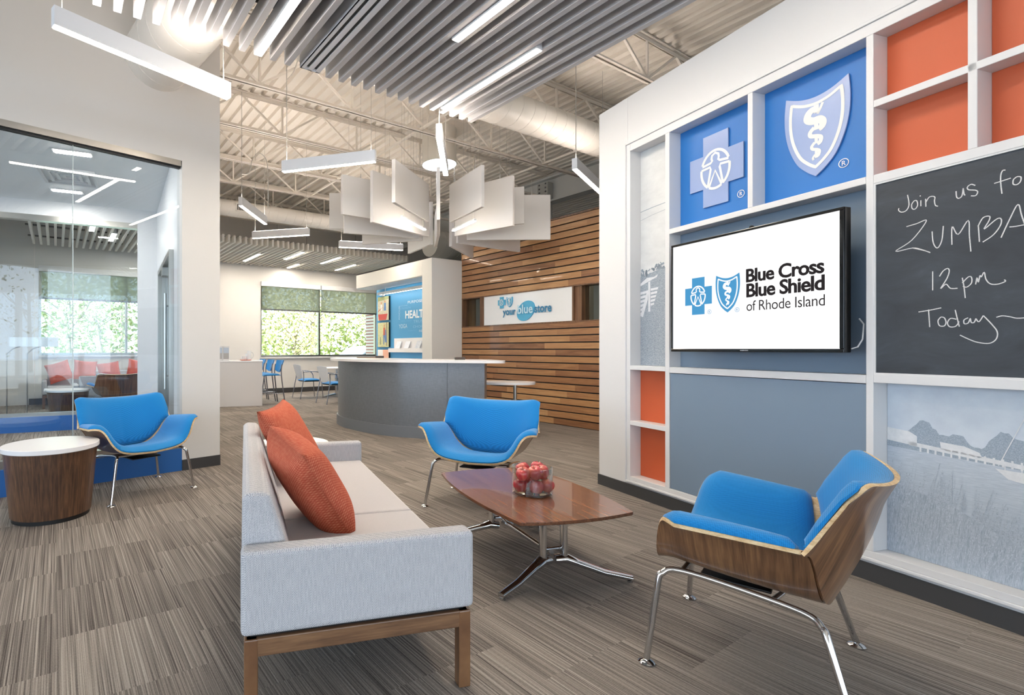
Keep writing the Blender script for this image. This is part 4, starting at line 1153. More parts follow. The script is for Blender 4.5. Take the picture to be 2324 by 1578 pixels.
# ------------------------------------------------------------------ small tables corner
def cafe_chair(label, white=True):
    t = thing('dining_chair', label, 'chair', group='white backed armchairs at the small tables')
    s = MB(); s.slab(lambda i, j: Vector(((i - .5) * .46 * (1 - .12 * j * 0), (j - .5) * .45, .475 - .035 * abs(2 * j - 1) ** 6 - .02 * abs(2 * i - 1) ** 6)), lambda i, j: Vector(((i - .5) * .44, (j - .5) * .43, .43)), 12, 12)
    s.build('seat', BLUEF, t, smooth=60)
    MB().box(-.20, .20, -.19, .19, .405, .43).build('seat_pan', BLACK, t, bevel=.01)
    b = MB()
    def bk(i, j, o): 
        a = 2 * i - 1; w = .215 * (1 - .28 * (1 - j) ** 1.5); return Vector((a * w, .235 + .075 * j - .03 * (1 - a * a) * -1 + o, .505 + .32 * j - .02 * a * a * j - .045 * (1 - a * a) * (1 - j)))
    b.slab(lambda i, j: bk(i, j, 0), lambda i, j: bk(i, j, .014), 10, 8); b.build('backrest', mat('chair_white', '#d9dde2', .45), t, smooth=60)
    for sx in (-1, 1):
        f = MB(); f.tube(spline([(sx * .245, .33, 0), (sx * .235, .265, .35), (sx * .225, .235, .52), (sx * .222, .245, .66)], 4), .011, 10); f.build('leg', STEELC, t, smooth=60)
        f = MB(); f.tube(spline([(sx * .245, -.265, 0), (sx * .24, -.23, .44), (sx * .245, -.215, .56), (sx * .25, -.14, .635), (sx * .25, .05, .655), (sx * .235, .235, .645)], 5), .011, 10); f.build('leg_arm', STEELC, t, smooth=60)
    return t
STEELC = mat('chair_steel', '#9b9ba1', .25, 1.0)
c1 = cafe_chair('white backed armchair farther from the desk, at the table by the window'); fz = face(*JD)
ca = Vector((-1.98, 12.40, 0)); cb_ = Vector((-1.25, 11.20, 0)); mv = Vector((JD[0], JD[1], 0)) * .32
c1.location = ca + mv; c1.rotation_euler = (0, 0, fz)
dup(c1, cb_ + mv, fz + .05, 'white backed armchair nearest the reception desk, at the front table')
dup(c1, (-.62, 13.25, 0), face(-JD[0], -JD[1]), 'armchair across the tables, mostly hidden by the reception desk')
def cafe_table(label, x, y, r):
    t = thing('dining_table', label, 'table', (x, y, 0), PHI, 'white round tables by the window')
    m_ = MB(); m_.lathe([(r - .03, .70), (r, .715), (r, .728), (r - .004, .732)], 40); m_.build('top', MELAM, t, smooth=35)
    m_ = MB()
    for a in range(4): m_.tube([(.07 * math.cos(a * 1.571 + .5), .07 * math.sin(a * 1.571 + .5), .06), (.07 * math.cos(a * 1.571 + .5), .07 * math.sin(a * 1.571 + .5), .70)], .024, 10)
    m_.build('column', CHROME, t, smooth=60)
    for a in range(4):
        m_ = MB(); ca_, sa_ = math.cos(a * 1.571 + .1), math.sin(a * 1.571 + .1)
        m_.tube([(.04 * ca_, .04 * sa_, .07), (.15 * ca_, .15 * sa_, .06), (.42 * ca_, .42 * sa_, .018)], [.026, .022, .016], 10); m_.build('foot', CHROME, t, smooth=60)
cafe_table('round white table against the window wall', -1.02, 12.95, .50)
cafe_table('round white table cut off by the reception desk', -.42, 11.75, .50)

def stool(label):
    t = thing('counter_stool', label, 'stool', group='blue stools at the white counter')
    s = MB(); s.slab(lambda i, j: Vector(((i - .5) * .42, (j - .5) * .42, .66 - .03 * abs(2 * j - 1) ** 6 - .02 * abs(2 * i - 1) ** 6)), lambda i, j: Vector(((i - .5) * .40, (j - .5) * .40, .615)), 10, 10); s.build('seat', BLUEF, t, smooth=60)
    b = MB()
    def bk(i, j, o):
        a = 2 * i - 1; w = .195 * (1 - .22 * (1 - j) ** 2); return Vector((a * w, .20 + .06 * j + .03 * (1 - a * a) + o, .73 + .22 * j - .05 * (1 - a * a) * (1 - j)))
    b.slab(lambda i, j: bk(i, j, 0), lambda i, j: bk(i, j, .02), 10, 8); b.build('backrest', BLUEF, t, smooth=60)
    for sx in (-1, 1):
        f = MB(); f.tube(spline([(sx * .225, .29, 0), (sx * .205, .215, .62), (sx * .195, .23, .86)], 5), .013, 10); f.build('leg', GREYM, t, smooth=60)
        f = MB(); f.tube([(sx * .225, -.27, 0), (sx * .20, -.17, .62)], .013, 10); f.build('leg', GREYM, t, smooth=60)
    f = MB(); f.tube([(-.212, .235, .22), (-.215, -.24, .22), (.215, -.24, .22), (.212, .235, .22)], .009, 8); f.build('foot_ring', STEELC, t, smooth=60)
    return t
s0 = stool('blue stool at the right end of the white counter, in full view'); fz = face(-JD[0], -JD[1])
s0.location = (-2.42, 11.30, 0); s0.rotation_euler = (0, 0, fz)
dup(s0, (-2.73, 11.80, 0), fz, 'second blue stool, behind the one in full view')
dup(s0, (-3.03, 12.29, 0), fz, 'third blue stool, only its back shows past the counter top')

KF = Frame(-2.446, 10.793, math.atan2(.24, .97))
kt = thing('counter', 'plain white serving counter behind the left wall', 'counter', KF.w(0, 0), KF.a)
MB().box(-2.0, 0, 0, .75, 0, .925).build('body', paint('counter_white', '#d4d0ce', .5), kt); MB().box(-2.0, .012, -.012, .76, .925, .952).build('top', MELAM, kt, bevel=.003)
for k, x in enumerate((-.875, -.74)):
    t = thing('dispenser', ('clear fronted dispenser half hidden by the left wall edge', 'clear fronted dispenser next to the orange tray')[k], 'dispenser', KF.w(x, .16), KF.a, 'clear dispensers on the counter')
    m_ = MB(); m_.box(-.06, .06, 0, .02, .952, .98); m_.box(-.06, .06, 0, .12, 1.225, 1.26); m_.box(-.066, -.054, 0, .12, .952, 1.26); m_.box(.054, .066, 0, .12, .952, 1.26); m_.build('frame', WALLW, t)
    MB().box(-.053, .053, .01, .11, .985, 1.11).build('contents', mat('dispenser_grey', '#a2a0a0', .6), t); MB().box(-.053, .053, .01, .11, 1.11, 1.225).build('clear_bin', mat('dispenser_pale', '#b4c0cf', .15), t)
t = tag(MB().lathe([(.001, 0), (.10, 0), (.125, .014), (.118, .016), (.10, .006), (.001, .006)], 32).build('tray', mat('tray_orange', '#d8602c', .4), loc=KF.w(-.34, .20, .952), smooth=50), 'round orange tray on the white counter', 'tray')
CLR = mat('clear_plastic', '#eef2f6', .08); CLR.node_tree.nodes['Principled BSDF'].inputs['Alpha'].default_value = .55
for k, (dx, dy) in enumerate(((-.075, -.02), (-.035, -.03), (.0, -.01))):
    o = MB().lathe([(.018, 0), (.024, .085), (.022, .085), (.016, .004)], 16).build('drinking_glass', CLR, loc=KF.w(-.34 + dx, .20 + dy, .958), smooth=50); tag(o, ('leftmost glass on the orange tray', 'middle small glass on the orange tray', 'small glass beside the tall tumbler on the tray')[k], 'glass', 'glasses on the orange tray')
o = MB().lathe([(.026, 0), (.028, .14), (.026, .14), (.024, .005)], 18).build('drinking_glass', CLR, loc=KF.w(-.318, .24, .958), smooth=50); tag(o, 'tall tumbler at the back of the orange tray', 'glass', 'glasses on the orange tray')
t = thing('pitcher', 'clear water pitcher with a looped handle on the orange tray', 'pitcher', KF.w(-.27, .20, .958), KF.a)
MB().lathe([(.040, 0), (.046, .05), (.040, .17), (.044, .20), (.041, .20), (.037, .17), (.042, .05), (.036, .005)], 24).build('body', CLR, t, smooth=60)
h_ = MB(); h_.tube(spline([(.04, 0, .16), (.075, 0, .155), (.085, 0, .10), (.07, 0, .05), (.043, 0, .04)], 5), .006, 8); h_.build('handle', CLR, t, smooth=60)
# ------------------------------------------------------------------ slatted ceilings (BF frame)
def slat_ceiling(label, js_, s0, s1, z0, z1, w, skip=(), cut=None):
    t = thing('slat_ceiling', label, 'ceiling', (0, 0, 0), PHI)
    for k, j in enumerate(js_):
        if k in skip: continue
        b = MB()
        b.box(j - w / 2, j + w / 2, s0, s1, z0, z1)
        b.build('slat', SLAT, t, bevel=.003, seg=1)
    r = MB(); s = s0 + .35
    while s < s1 - .1:
        r.box(js_[0] - .1, js_[-1] + .1, s, s + .04, z1, z1 + .03); s += 1.1
    r.build('carrier_rail', BLACK, t)
    h = MB()
    for s in (s0 + .37, s1 - .4):
        for j in (js_[2], js_[len(js_) // 2], js_[-3]): h.tube([(j, s, z1), (j, s, 4.75)], .004, 6)
    h.build('hanger', GREYM, t)
    return t
PI_ = .1205
near = [3.477 - PI_ * k for k in range(36)]
near = sorted(near)
# slats 0 .. 35, j from -.74 to 3.477; gaps where the lamps and the air slot sit
def idx(j): return min(range(len(near)), key=lambda i: abs(near[i] - j))
sc_ = slat_ceiling('large slatted felt ceiling panel hanging above the lounge chairs', near, .3, 3.83, 3.45, 3.57, .048, skip=(idx(1.67), idx(1.79)))
def slat_lamp(label, j, s0, s1, z=3.45, w=.062, m=None, grp='lamps set in the near slatted ceiling', drop=.012):
    t = thing('linear_lamp', label, 'light', (0, 0, 0), PHI, grp)
    MB().box(j - w / 2, j + w / 2, s0, s1, z - drop, z + .10).build('housing', LAMPW, t)
    MB().box(j - w / 2 + .004, j + w / 2 - .004, s0 + .006, s1 - .006, z - drop - .003, z - drop).build('diffuser', m or LEDS, t)
MB().box(near[0], near[-1], .3, 3.46, 3.602, 3.61).build('acoustic_backing', BLACK, sc_)
slat_lamp('bright strip lamp near the left end of the near slat ceiling, above the pendant', 1.300, 1.6, 3.80)
slat_lamp('bright strip lamp at the top edge, in the middle of the near slat ceiling', 2.455, .7, 2.86)
slat_lamp('bright strip lamp in full view near the right edge of the near slat ceiling', 3.055, 2.60, 3.73)
t = thing('air_diffuser', 'long double slot air diffuser set among the slats', 'vent', (0, 0, 0), PHI)
m_ = MB(); a, b = 1.645, 1.815; m_.box(a, b, .3, 3.80, 3.462, 3.49); m_.box(a, a + .038, .3, 3.80, 3.447, 3.462); m_.box(a + .066, a + .104, .3, 3.80, 3.447, 3.462); m_.box(b - .038, b, .3, 3.80, 3.447, 3.462); m_.box(a, b, 3.79, 3.80, 3.447, 3.56); m_.box(a, a + .01, .3, 3.8, 3.447, 3.56)
m_.build('frame', LAMPW, t); MB().box(a + .03, b - .03, .32, 3.77, 3.458, 3.461).build('slot', BLACK, t)

far = [2.30 + .118 * k for k in range(45)]
SLAT = paint('slat_lit', '#e6e1d8', .7)  # lit copy of the slat felt, bounced light put into the colour
fs = slat_ceiling('slatted ceiling panel hanging above the small tables and counter', far, 10.55, 13.18, 3.40, 3.55, .042)
for k, (j, a, b) in enumerate(((3.97, 11.49, 12.61), (4.74, 10.76, 11.84), (5.755, 10.88, 11.91), (5.31, 12.35, 13.05), (6.59, 11.64, 12.72))):
    slat_lamp(('leftmost strip lamp in the far slatted ceiling', 'strip lamp near the front edge of the far slatted ceiling, second from left', 'strip lamp in the middle of the far slatted ceiling front', 'strip lamp closest to the window wall in the far slatted ceiling', 'rightmost strip lamp of the far slatted ceiling, towards the blue recess')[k], j, a, b, 3.40, .075, LEDF, 'lamps set in the far slatted ceiling', .012)
lg = [-.40 + .128 * k for k in range(19)]
slat_ceiling('slatted ceiling panel of the lounge, seen through the glass partition', lg, 9.1, 12.95, 3.40, 3.53, .045)
for k, (j, a, b) in enumerate(((.55, 10.1, 10.9), (.93, 10.9, 11.7), (1.57, 11.6, 12.4))):
    slat_lamp(('lounge ceiling strip lamp farthest left', 'middle lounge ceiling strip lamp', 'lounge ceiling strip lamp nearest the white wall end')[k], j, a, b, 3.40, .09, LEDF, 'lamps of the lounge ceiling', .012)
# dark upper plenum sheet over the far panels
# ------------------------------------------------------------------ open web joists and girder
def joist(s, j0, j1, label, zt=4.78, zb=4.27):
    t = thing('roof_joist', label, 'joist', (0, 0, 0), PHI, 'open web steel joists under the roof deck')
    c = MB(); c.box(j0, j1, s - .045, s - .008, zt - .012, zt); c.box(j0, j1, s + .008, s + .045, zt - .012, zt); c.box(j0, j1, s - .014, s - .008, zt - .055, zt); c.box(j0, j1, s + .008, s + .014, zt - .055, zt)
    c.build('top_chord', JOIST, t)
    c = MB(); c.box(j0 + .5, j1 - .3, s - .04, s - .006, zb, zb + .010); c.box(j0 + .5, j1 - .3, s + .006, s + .04, zb, zb + .010); c.box(j0 + .5, j1 - .3, s - .012, s - .006, zb, zb + .045); c.box(j0 + .5, j1 - .3, s + .006, s + .012, zb, zb + .045)
    c.build('bottom_chord', JOIST, t)
    w = MB(); p = .62; j = j0 + .5; k = 0
    while j + p < j1 - .2:
        w.bar((j, s, zb + .03), (j + p, s, zt - .03), .026, .026); w.bar((j + p, s, zt - .03), (j + 2 * p, s, zb + .03), .026, .026)
        w.bar((j, s, zb + .03), (j, s, zt - .03), .024, .024)
        j += 2 * p
    w.build('web', JOIST, t)
S_J = [3.34, 4.60, 5.83, 7.05, 8.33, 9.50, 10.75, 12.0]
NM = ['roof joist crossing right over the near slatted ceiling', 'roof joist just past the near slatted ceiling', 'roof joist in front of the skylight tube', 'roof joist behind the skylight tube', 'roof joist over the hanging white panels', 'roof joist beside the far round duct', 'shaded roof joist just in front of the far slatted ceiling', 'dim roof joist above the far slatted ceiling']
for s, nme in zip(S_J, NM): joist(s, -2.2 if s < 7 else -.2, 8.5, nme)
# bridging bars between the joists
for k, j in enumerate((1.75, 4.35, 6.9)):
    b = MB()
    for a, c in list(zip(S_J, S_J[1:]))[(4 if k == 0 else 0):]:
        b.bar((j, a, 4.30), (j, c, 4.30), .03, .03)
    o = b.build('bridging_bar', JOIST, rz=PHI); tag(o, ('bridging bar between the joists near the left wall', 'bridging bar between the joists by the skylight', 'bridging bar between the joists near the feature wall')[k], 'bar', 'horizontal bridging between the joists')
gd = thing('roof_girder', 'white steel girder with a bolted column above the timber wall', 'girder', (0, 0, 0), PHI)
m_ = MB(); m_.box(8.50, 8.75, -3, 13, 4.68, 4.72); m_.box(8.615, 8.635, -3, 13, 4.24, 4.68); m_.box(8.50, 8.75, -3, 13, 4.20, 4.24); m_.build('beam', paint('girder_paint', '#c9cac8', .5), gd)
m_ = MB(); m_.box(8.45, 8.63, 7.02, 7.20, 0, 4.20); m_.box(8.44, 8.60, 6.98, 7.24, 4.20, 4.60); m_.build('column', paint('column_paint', '#a9aaa6', .5), gd)
m_ = MB()
for z in (4.25, 4.33, 4.41, 4.49, 4.57):
    for s in (7.03, 7.19): m_.lathe([(.018, 0), (.018, .012), (.001, .014)], 6, (0, 0, 0)) if False else m_.box(8.425, 8.44, s - .014, s + .014, z - .014, z + .014)
m_.build('bolts', GREYM, gd)

# ------------------------------------------------------------------ ducts and skylight
def duct(name, label, p, q, r, pitch=.19, m=None, seam=True):
    t = thing(name, label, 'duct', group='round ventilation ducts')
    b = MB(); b.tube([p, q], r, 36); b.build('shell', m or DUCTP, t, smooth=50)
    p, q = Vector(p), Vector(q); d = (q - p); L = d.length; d.normalize()
    u = d.cross(Vector((0, 0, 1))).normalized(); w = u.cross(d)
    s = MB(); n = int(L / pitch * 20); pts = []
    for i in range(n + 1):
        a = 2 * math.pi * i / 20; pts.append(p + d * (L * i / n) + (u * math.cos(a) + w * math.sin(a)) * (r + .001))
    s.tube(pts, .0035, 5); s.build('spiral_seam', m or DUCTP, t, smooth=60)
    return t
duct('spiral_duct', 'large spiral duct running behind the near slats towards the feature wall', js(1.9, 4.30, 4.02), js(8.3, 4.30, 4.02), .195)
d2 = duct('spiral_duct', 'spiral duct with a grille above the far slatted ceiling', js(-.4, 9.95, 3.93), js(8.3, 9.95, 3.93), .155)
g_ = MB()
for k in range(6): g_.box(-.075 + k * .03, -.06 + k * .03, -.006, .0, -.055, .055)
pt_ = js(3.02, 9.79, 3.93); g_.box(-.10, .10, .0, .02, -.08, .08, 1); go = g_.build('grille', [BLACK, DUCTP], d2, loc=pt_, rz=PHI)
nL = Vector((-LW.n[0], -LW.n[1], 0))
pw_ = LW.w(-.62, -.0, 3.97)
duct('spiral_duct', 'fat spiral duct coming out of the left wall above the pendant', pw_ - nL * .05, pw_ + nL * 2.2, .295, .24)
duct('spiral_duct', 'grey round duct over the boxed pillar', js(6.65, 8.55, 3.42), js(9.5, 8.55, 3.42), .28, .22, paint('duct_grey', '#a9a8a2', .5))
sk = thing('skylight_tube', 'round tubular skylight with a glowing lens above the white panels', 'skylight', (.985, 8.30, 0))
MB().lathe([(.275, 4.18), (.275, 4.79)], 48).build('tube', paint('tube_white', '#d9d4ca', .45), sk, smooth=50)
MB().lathe([(.001, 4.172), (.262, 4.172), (.275, 4.185)], 48).build('lens', emis('sky_lens', '#f1f7ff', 14.0), sk, smooth=50)
cb_ = MB(); cb_.box(-.42, .42, -.42, .42, 4.74, 4.79); cb_.build('curb', JOIST, sk, rz=PHI)

# ------------------------------------------------------------------ linear pendants
def pendant(label, p, q, zb=3.17, w=.058, h=.124, cab=True):
    p, q = Vector((p[0], p[1], 0)), Vector((q[0], q[1], 0)); L = (q - p).length; d = (q - p) / L
    t = thing('pendant_lamp', label, 'light', (p.x, p.y, 0), math.atan2(d.y, d.x), 'slim linear pendant lamps')
    b = MB(); b.box(0, L, -w / 2, w / 2, zb + .004, zb + h); b.build('housing', LAMPW, t, bevel=.002)
    MB().box(.008, L - .008, -w / 2 + .005, w / 2 - .005, zb, zb + .004).build('diffuser', LEDW, t)
    MB().box(.02, L - .02, -w / 2 + .012, w / 2 - .012, zb + h, zb + h + .003).build('uplight_lens', LEDU, t)
    for x in (.05, L - .05):
        c = MB(); c.tube([(x, 0, zb + h), (x, 0, 4.76)], .0022 if x > .1 else .0045, 6); c.build('cable', mat('cable', '#bdb9b2', .5) if False else CABLE, t)
    return t
CABLE = mat('cable_grey', '#b8b4ad', .5)
pendant('nearest pendant lamp, hanging in front of the left white wall', (-1.178, 4.045), (-1.99, 3.13))
def cord(t, pts):
    b = MB(); b.tube(spline(pts, 8), .006, 6); b.build('feed_cord', CABLE, t, smooth=60)
p_ = pendant('pendant lamp just beyond the left wall, rising to the right', (-1.07, 5.72), (-.03, 5.40))
cord(p_, [(.05, .01, 4.20), (.13, .01, 4.28), (.19, .01, 4.45), (.15, .01, 4.60), (.06, .01, 4.64)])
pendant('pendant lamp seen nearly end on in front of the skylight', (.56, 4.76), (.768, 5.84))
pendant('pendant lamp running behind the edge of the feature wall', (2.15, 5.62), (2.90, 6.60))
p_ = pendant('pendant lamp pointing away, above the far slat ceiling edge', (-1.90, 7.05), (-1.79, 8.12))
cord(p_, [(.05, .0, 3.62), (.12, -.08, 3.66), (.14, -.12, 3.85), (.20, -.20, 3.96), (.26, -.28, 3.88), (.28, -.30, 3.62), (.28, -.30, 3.2)])
pendant('pendant lamp level with the far slats, left of the white panels', (-2.25, 9.16), (-1.20, 8.88))
pendant('pendant lamp under the far side of the white panels', (-.77, 9.94), (.49, 10.27))

# ------------------------------------------------------------------ hanging white panels, pinwheel
CC = Vector((1.10, 9.22))
BK = .82
def baffle(label, out, zb, zt=3.97, inner=None, lamp=False, th=.046):
    o = Vector(out); i = Vector(inner) if inner else CC + (o - CC).normalized() * .40
    o *= BK; i *= BK; zb = EYE + (zb - EYE) * BK; zt = EYE + (zt - EYE) * BK
    d = i - o; L = d.length; d /= L
    t = thing('hanging_panel', label, 'panel', (o.x, o.y, 0), math.atan2(d.y, d.x), 'white hanging panels set like a pinwheel')
    b = MB(); b.box(0, L, -th / 2, th / 2, zb, zt); b.build('board', BAFF, t, bevel=.004)
    for x in (L * .22, L * .85):
        c = MB(); c.tube([(x, 0, zt), (x, 0, zt + .06)], .007, 6); c.tube([(x, 0, zt + .05), (x, 0, 4.76)], .0016, 5); c.build('wire', CABLE, t)
    if lamp:
        l = thing('panel_lamp', lamp, 'light', (o.x, o.y, 0), math.atan2(d.y, d.x), 'thin strip lamps under the white panels')
        b = MB(); b.box(L * .22, L * .92, -.018, .018, zb - .125, zb - .10); b.build('housing', LAMPW, l)
        MB().box(L * .23, L * .91, -.020, .020, zb - .132, zb - .125).build('diffuser', emis('led_panel', '#fff2e2', 60.0), l)
        for x in (L * .28, L * .86):
            c = MB(); c.tube([(x, 0, zb - .10), (x, 0, zb)], .004, 6); c.build('stem', STEEL, l)
SH, TL = 3.335, 3.165
baffle('short white panel nearest on the left, angled to the right', (.218, 7.475), SH, inner=(.824, 8.63), lamp='strip lamp under the short panel nearest on the left')
baffle('tall white panel behind the nearest left panel', (-.11, 7.954), TL, inner=(.87, 9.0))
baffle('short white panel third round on the left', (-.585, 8.145), SH)
baffle('tall white panel low on the left, under the third panel', (-.59, 8.71), TL)
baffle('short white panel farthest left, partly hidden', (-.874, 9.126), SH)
baffle('tall white panel pointing back left with a lit face', (-.30, 9.65), TL, inner=(.80, 9.30))
baffle('short white panel at the back left', (.05, 10.45), SH)
baffle('tall white panel left of centre at the back, lit from within', (.63, 10.60), TL, inner=(1.0, 9.63))
baffle('white panel seen exactly edge on in the middle', (.912, 7.80), TL, inner=(1.045, 8.93))
baffle('white panel edge on at the back of the middle', (1.20, 10.75), SH, inner=(1.13, 9.65))
baffle('short white panel nearest on the right, angled to the left', (1.57, 7.707), SH, inner=(1.224, 8.68), lamp='strip lamp under the short panel nearest on the right')
baffle('tall white panel second on the right', (2.16, 8.187), TL, inner=(1.344, 8.95))
baffle('short narrow looking white panel third on the right', (2.49, 8.754), SH)
baffle('tall white panel farthest right, facing the room', (3.09, 9.23), TL, inner=(1.60, 9.26))
baffle('tall white panel pointing back right over the timber wall', (2.86, 10.41), TL, inner=(1.46, 9.53))
baffle('tall white panel at the back right of the middle', (2.03, 11.09), TL, inner=(1.38, 9.83))
# ------------------------------------------------------------------ lounge behind the glass
sb = sofa('sofa', 'grey sofa under the lounge window behind the glass', 2.3)
sb.location = js(2.05, 12.85, 0); sb.rotation_euler = (0, 0, PHI + math.pi * 1.5 + math.pi)
sb.rotation_euler = (0, 0, PHI - math.pi / 2 + 0)
sb.location = js(-.25, 12.95, 0)
def lbl_sofa(src, loc, rz, lb): return dup(src, loc, rz, lb)
dup(sb, js(2.55, 10.45, 0), PHI + math.pi / 2, 'grey sofa with its back to the glass, inside the lounge')
g3 = 'red cushions on the lounge sofas'
jv = Vector((JD[0], JD[1], 0)); sv_ = Vector((SD[0], SD[1], 0)); up = Vector((0, 0, 1))
RED = fabric('red_fabric', '#c75a4c', '#a94237', 300)
for k, (jj, ss, zz, a, lb) in enumerate(((.05, 12.62, .72, .3, 'red cushion at the left end of the lounge window sofa'), (.52, 12.68, .74, -.1, 'red cushion second from the left under the lounge window'), (.98, 12.66, .70, .15, 'red cushion in the middle of the lounge window sofa'), (1.55, 12.66, .74, -.2, 'upright red cushion right of the lounge window mullion'), (1.98, 12.64, .70, .2, 'red cushion farthest right in the lounge'))):
    e1 = jv * math.cos(a) + up * math.sin(a); e2 = (up * .93 + sv_ * .36)
    cushion('scatter_cushion', lb, js(jj, ss, zz), e1, e2, .44, .15, RED, g3)
dup(ch, (-4.55, 8.95, 0), face(SD[0] * .9 - .2, SD[1]), 'blue lounge chair with its walnut back to the inner glass')
dup(ch, (-6.75, 8.45, 0), face(.75, .66), 'blue lounge chair at the far left, seen through the glass')
drum('drum table with a white top inside the lounge, behind the glass', (-5.22, 8.62, 0), .32, .52)
t = thing('coffee_table', 'low pale table between the lounge sofas behind the glass', 'table', js(.15, 11.3, 0), PHI)
MB().box(-.35, .35, -.3, .3, .42, .45).build('top', MELAM, t, bevel=.01)
m_ = MB(); m_.lathe([(.22, 0), (.22, .012), (.03, .02), (.03, .42)], 24); m_.build('base', STEEL, t, smooth=40)
def floor_lamp(label, x, y, r=.20):
    t = thing('floor_lamp', label, 'lamp', (x, y, 0), 0, 'floor lamps with white drum shades')
    m_ = MB(); m_.lathe([(.14, 0), (.14, .018), (.02, .026)], 28); m_.build('base', STEEL, t, smooth=40)
    m_ = MB(); m_.tube([(0, 0, .02), (0, 0, 1.12), (.10, 0, 1.20), (.22, 0, 1.24)], .010, 10); m_.build('pole', STEEL, t, smooth=50)
    m_ = MB(); m_.lathe([(r, 1.235), (r, 1.385)], 40, (.24, 0, 0)); m_.lathe([(r - .004, 1.385), (r - .004, 1.235)], 40, (.24, 0, 0)); m_.build('lamp_shade', mat('lamp_shade_white', '#eceae8', .7), t, smooth=50)
floor_lamp('floor lamp with a white drum shade nearer the lounge window', -5.76, 8.40, .235)
floor_lamp('floor lamp with a white drum shade at the left end of the lounge', -6.02, 8.30, .17)
# vestibule ceiling fittings
for k, (x, y) in enumerate(((-3.351, 5.614), (-4.243, 6.978), (-5.1, 4.35), (-6.2, 5.6))):  # the last pair is added out of view as fill light for this room
    t = thing('ceiling_lamp', ('recessed ceiling lamp nearer us in the glazed room', 'recessed ceiling lamp farther back in the glazed room', 'added fill lamp in the glazed room ceiling, unseen beyond the left edge, nearer us', 'added fill lamp in the glazed room ceiling, unseen beyond the left edge, farther back')[k], 'light', (x, y, 0), .41, 'recessed lamps of the glazed room')
    MB().box(-.19, .19, -.07, .07, 3.343, 3.349).build('trim', WALLW, t); MB().box(-.17, .17, -.05, .05, 3.340, 3.343).build('diffuser', emis('led_vest', '#fff6ec', 150.0), t)
y = (3.348 - EYE) * F_PX / (HY - 400); x = (158 - CX) / F_PX * y
t = thing('ceiling_vent', 'square louvred air diffuser in the ceiling of the glazed room', 'vent', (x, y, 0), .41)
m_ = MB()
for k, r_ in enumerate((.30, .22, .14, .07)):
    z0 = 3.316 + .006 * k; b_ = r_ - .035
    m_.box(-r_, r_, -r_, -b_, z0, 3.349); m_.box(-r_, r_, b_, r_, z0, 3.349); m_.box(-r_, -b_, -b_, b_, z0, 3.349); m_.box(b_, r_, -b_, b_, z0, 3.349)
m_.build('louvre', WALLW, t)

# ------------------------------------------------------------------ outside
GRASS = printed('lawn', '#9db36a', '#6e8a42', (.8, .8, .8)); ASPH = printed('asphalt', '#a8a8a6', '#8f8f8e', (2, 2, 2))
o = MB().box(-60, 60, 13.5, 24, -.25, -.15).build('ground_parking', ASPH, rz=PHI); tag(o, 'grey parking surface outside the windows', 'ground', kind='structure')
o = MB().box(-60, 60, 24, 90, -.25, -.12).build('ground_lawn', GRASS, rz=PHI); tag(o, 'grassy bank beyond the parking', 'ground', kind='structure')
o = MB().box(-60, 60, -60, -6.8, -.25, -.15).build('ground_front', ASPH, rz=PHI); tag(o, 'paving in front of the building behind the viewer', 'ground', kind='structure')
o = MB().box(8.50, 9.1, 13.5, 14.3, -.2, 4.8).build('brick_pier', BRICK, rz=PHI); tag(o, 'brick pier outside at the right edge of the far window', 'pier')
LEAF = [printed('leaf_yellow', '#d6cf9c', '#b7b07c', (1.5, 1.5, 1.5)), printed('leaf_green', '#bcb98f', '#96966c', (1.5, 1.5, 1.5)), printed('leaf_deep', '#989a7b', '#74765a', (1.5, 1.5, 1.5))]
BARK = printed('bark', '#9a8b78', '#6e6152', (6, 6, 2))
def tree(label, j, s, h, cr, kind, dens=1300, group='trees outside the far windows', low=.25):
    t = thing('tree', label, 'tree', js(j, s, -.15), R.uniform(0, 6), group)
    tr = MB(); lean = R.uniform(-.3, .3)
    tr.tube([(0, 0, 0), (lean * .3, .05, h * .3), (lean, .1, h * .62), (lean * 1.2, .0, h * .9)], [.13, .10, .07, .03], 8)
    tips = []
    for k in range(11):
        z = h * R.uniform(.22, .75); a = R.uniform(0, 6.28); l = cr * R.uniform(.6, 1.1)
        e = Vector((lean * z / h + l * math.cos(a), l * math.sin(a), z + l * R.uniform(.4, .9))); tips.append(e)
        tr.tube([(lean * z / h, 0.05, z), (lean * z / h + l * .5 * math.cos(a), l * .5 * math.sin(a), z + l * .35), e], [.045, .028, .01], 6)
    tr.build('trunk', BARK, t, smooth=60)
    fo = MB(); vs = []; fs = []
    for k in range(dens):
        if R.random() < .6: c0 = R.choice(tips); sp = cr * .42
        else: c0 = Vector((lean * .7, 0, h * R.uniform(low, .95))); sp = cr * .6
        p = c0 + Vector((R.gauss(0, sp), R.gauss(0, sp), R.gauss(0, sp * .75)))
        if p.z < .15: p.z = R.uniform(.15, 1.2)
        u = Vector((R.uniform(-1, 1), R.uniform(-1, 1), R.uniform(-1, 1))).normalized(); v = u.cross(Vector((R.uniform(-1, 1), R.uniform(-1, 1), R.uniform(-1, 1)))).normalized()
        a = R.uniform(.05, .11)
        b = len(vs); vs += [p - u * a, p + v * a * .6, p + u * a, p - v * a * .6]; fs.append((b, b + 1, b + 2, b + 3))
    fo.add(vs, fs); fo.build('foliage', LEAF[kind], t)
TL_ = ['yellow green young tree', 'mid green tree', 'darker green bushy tree']
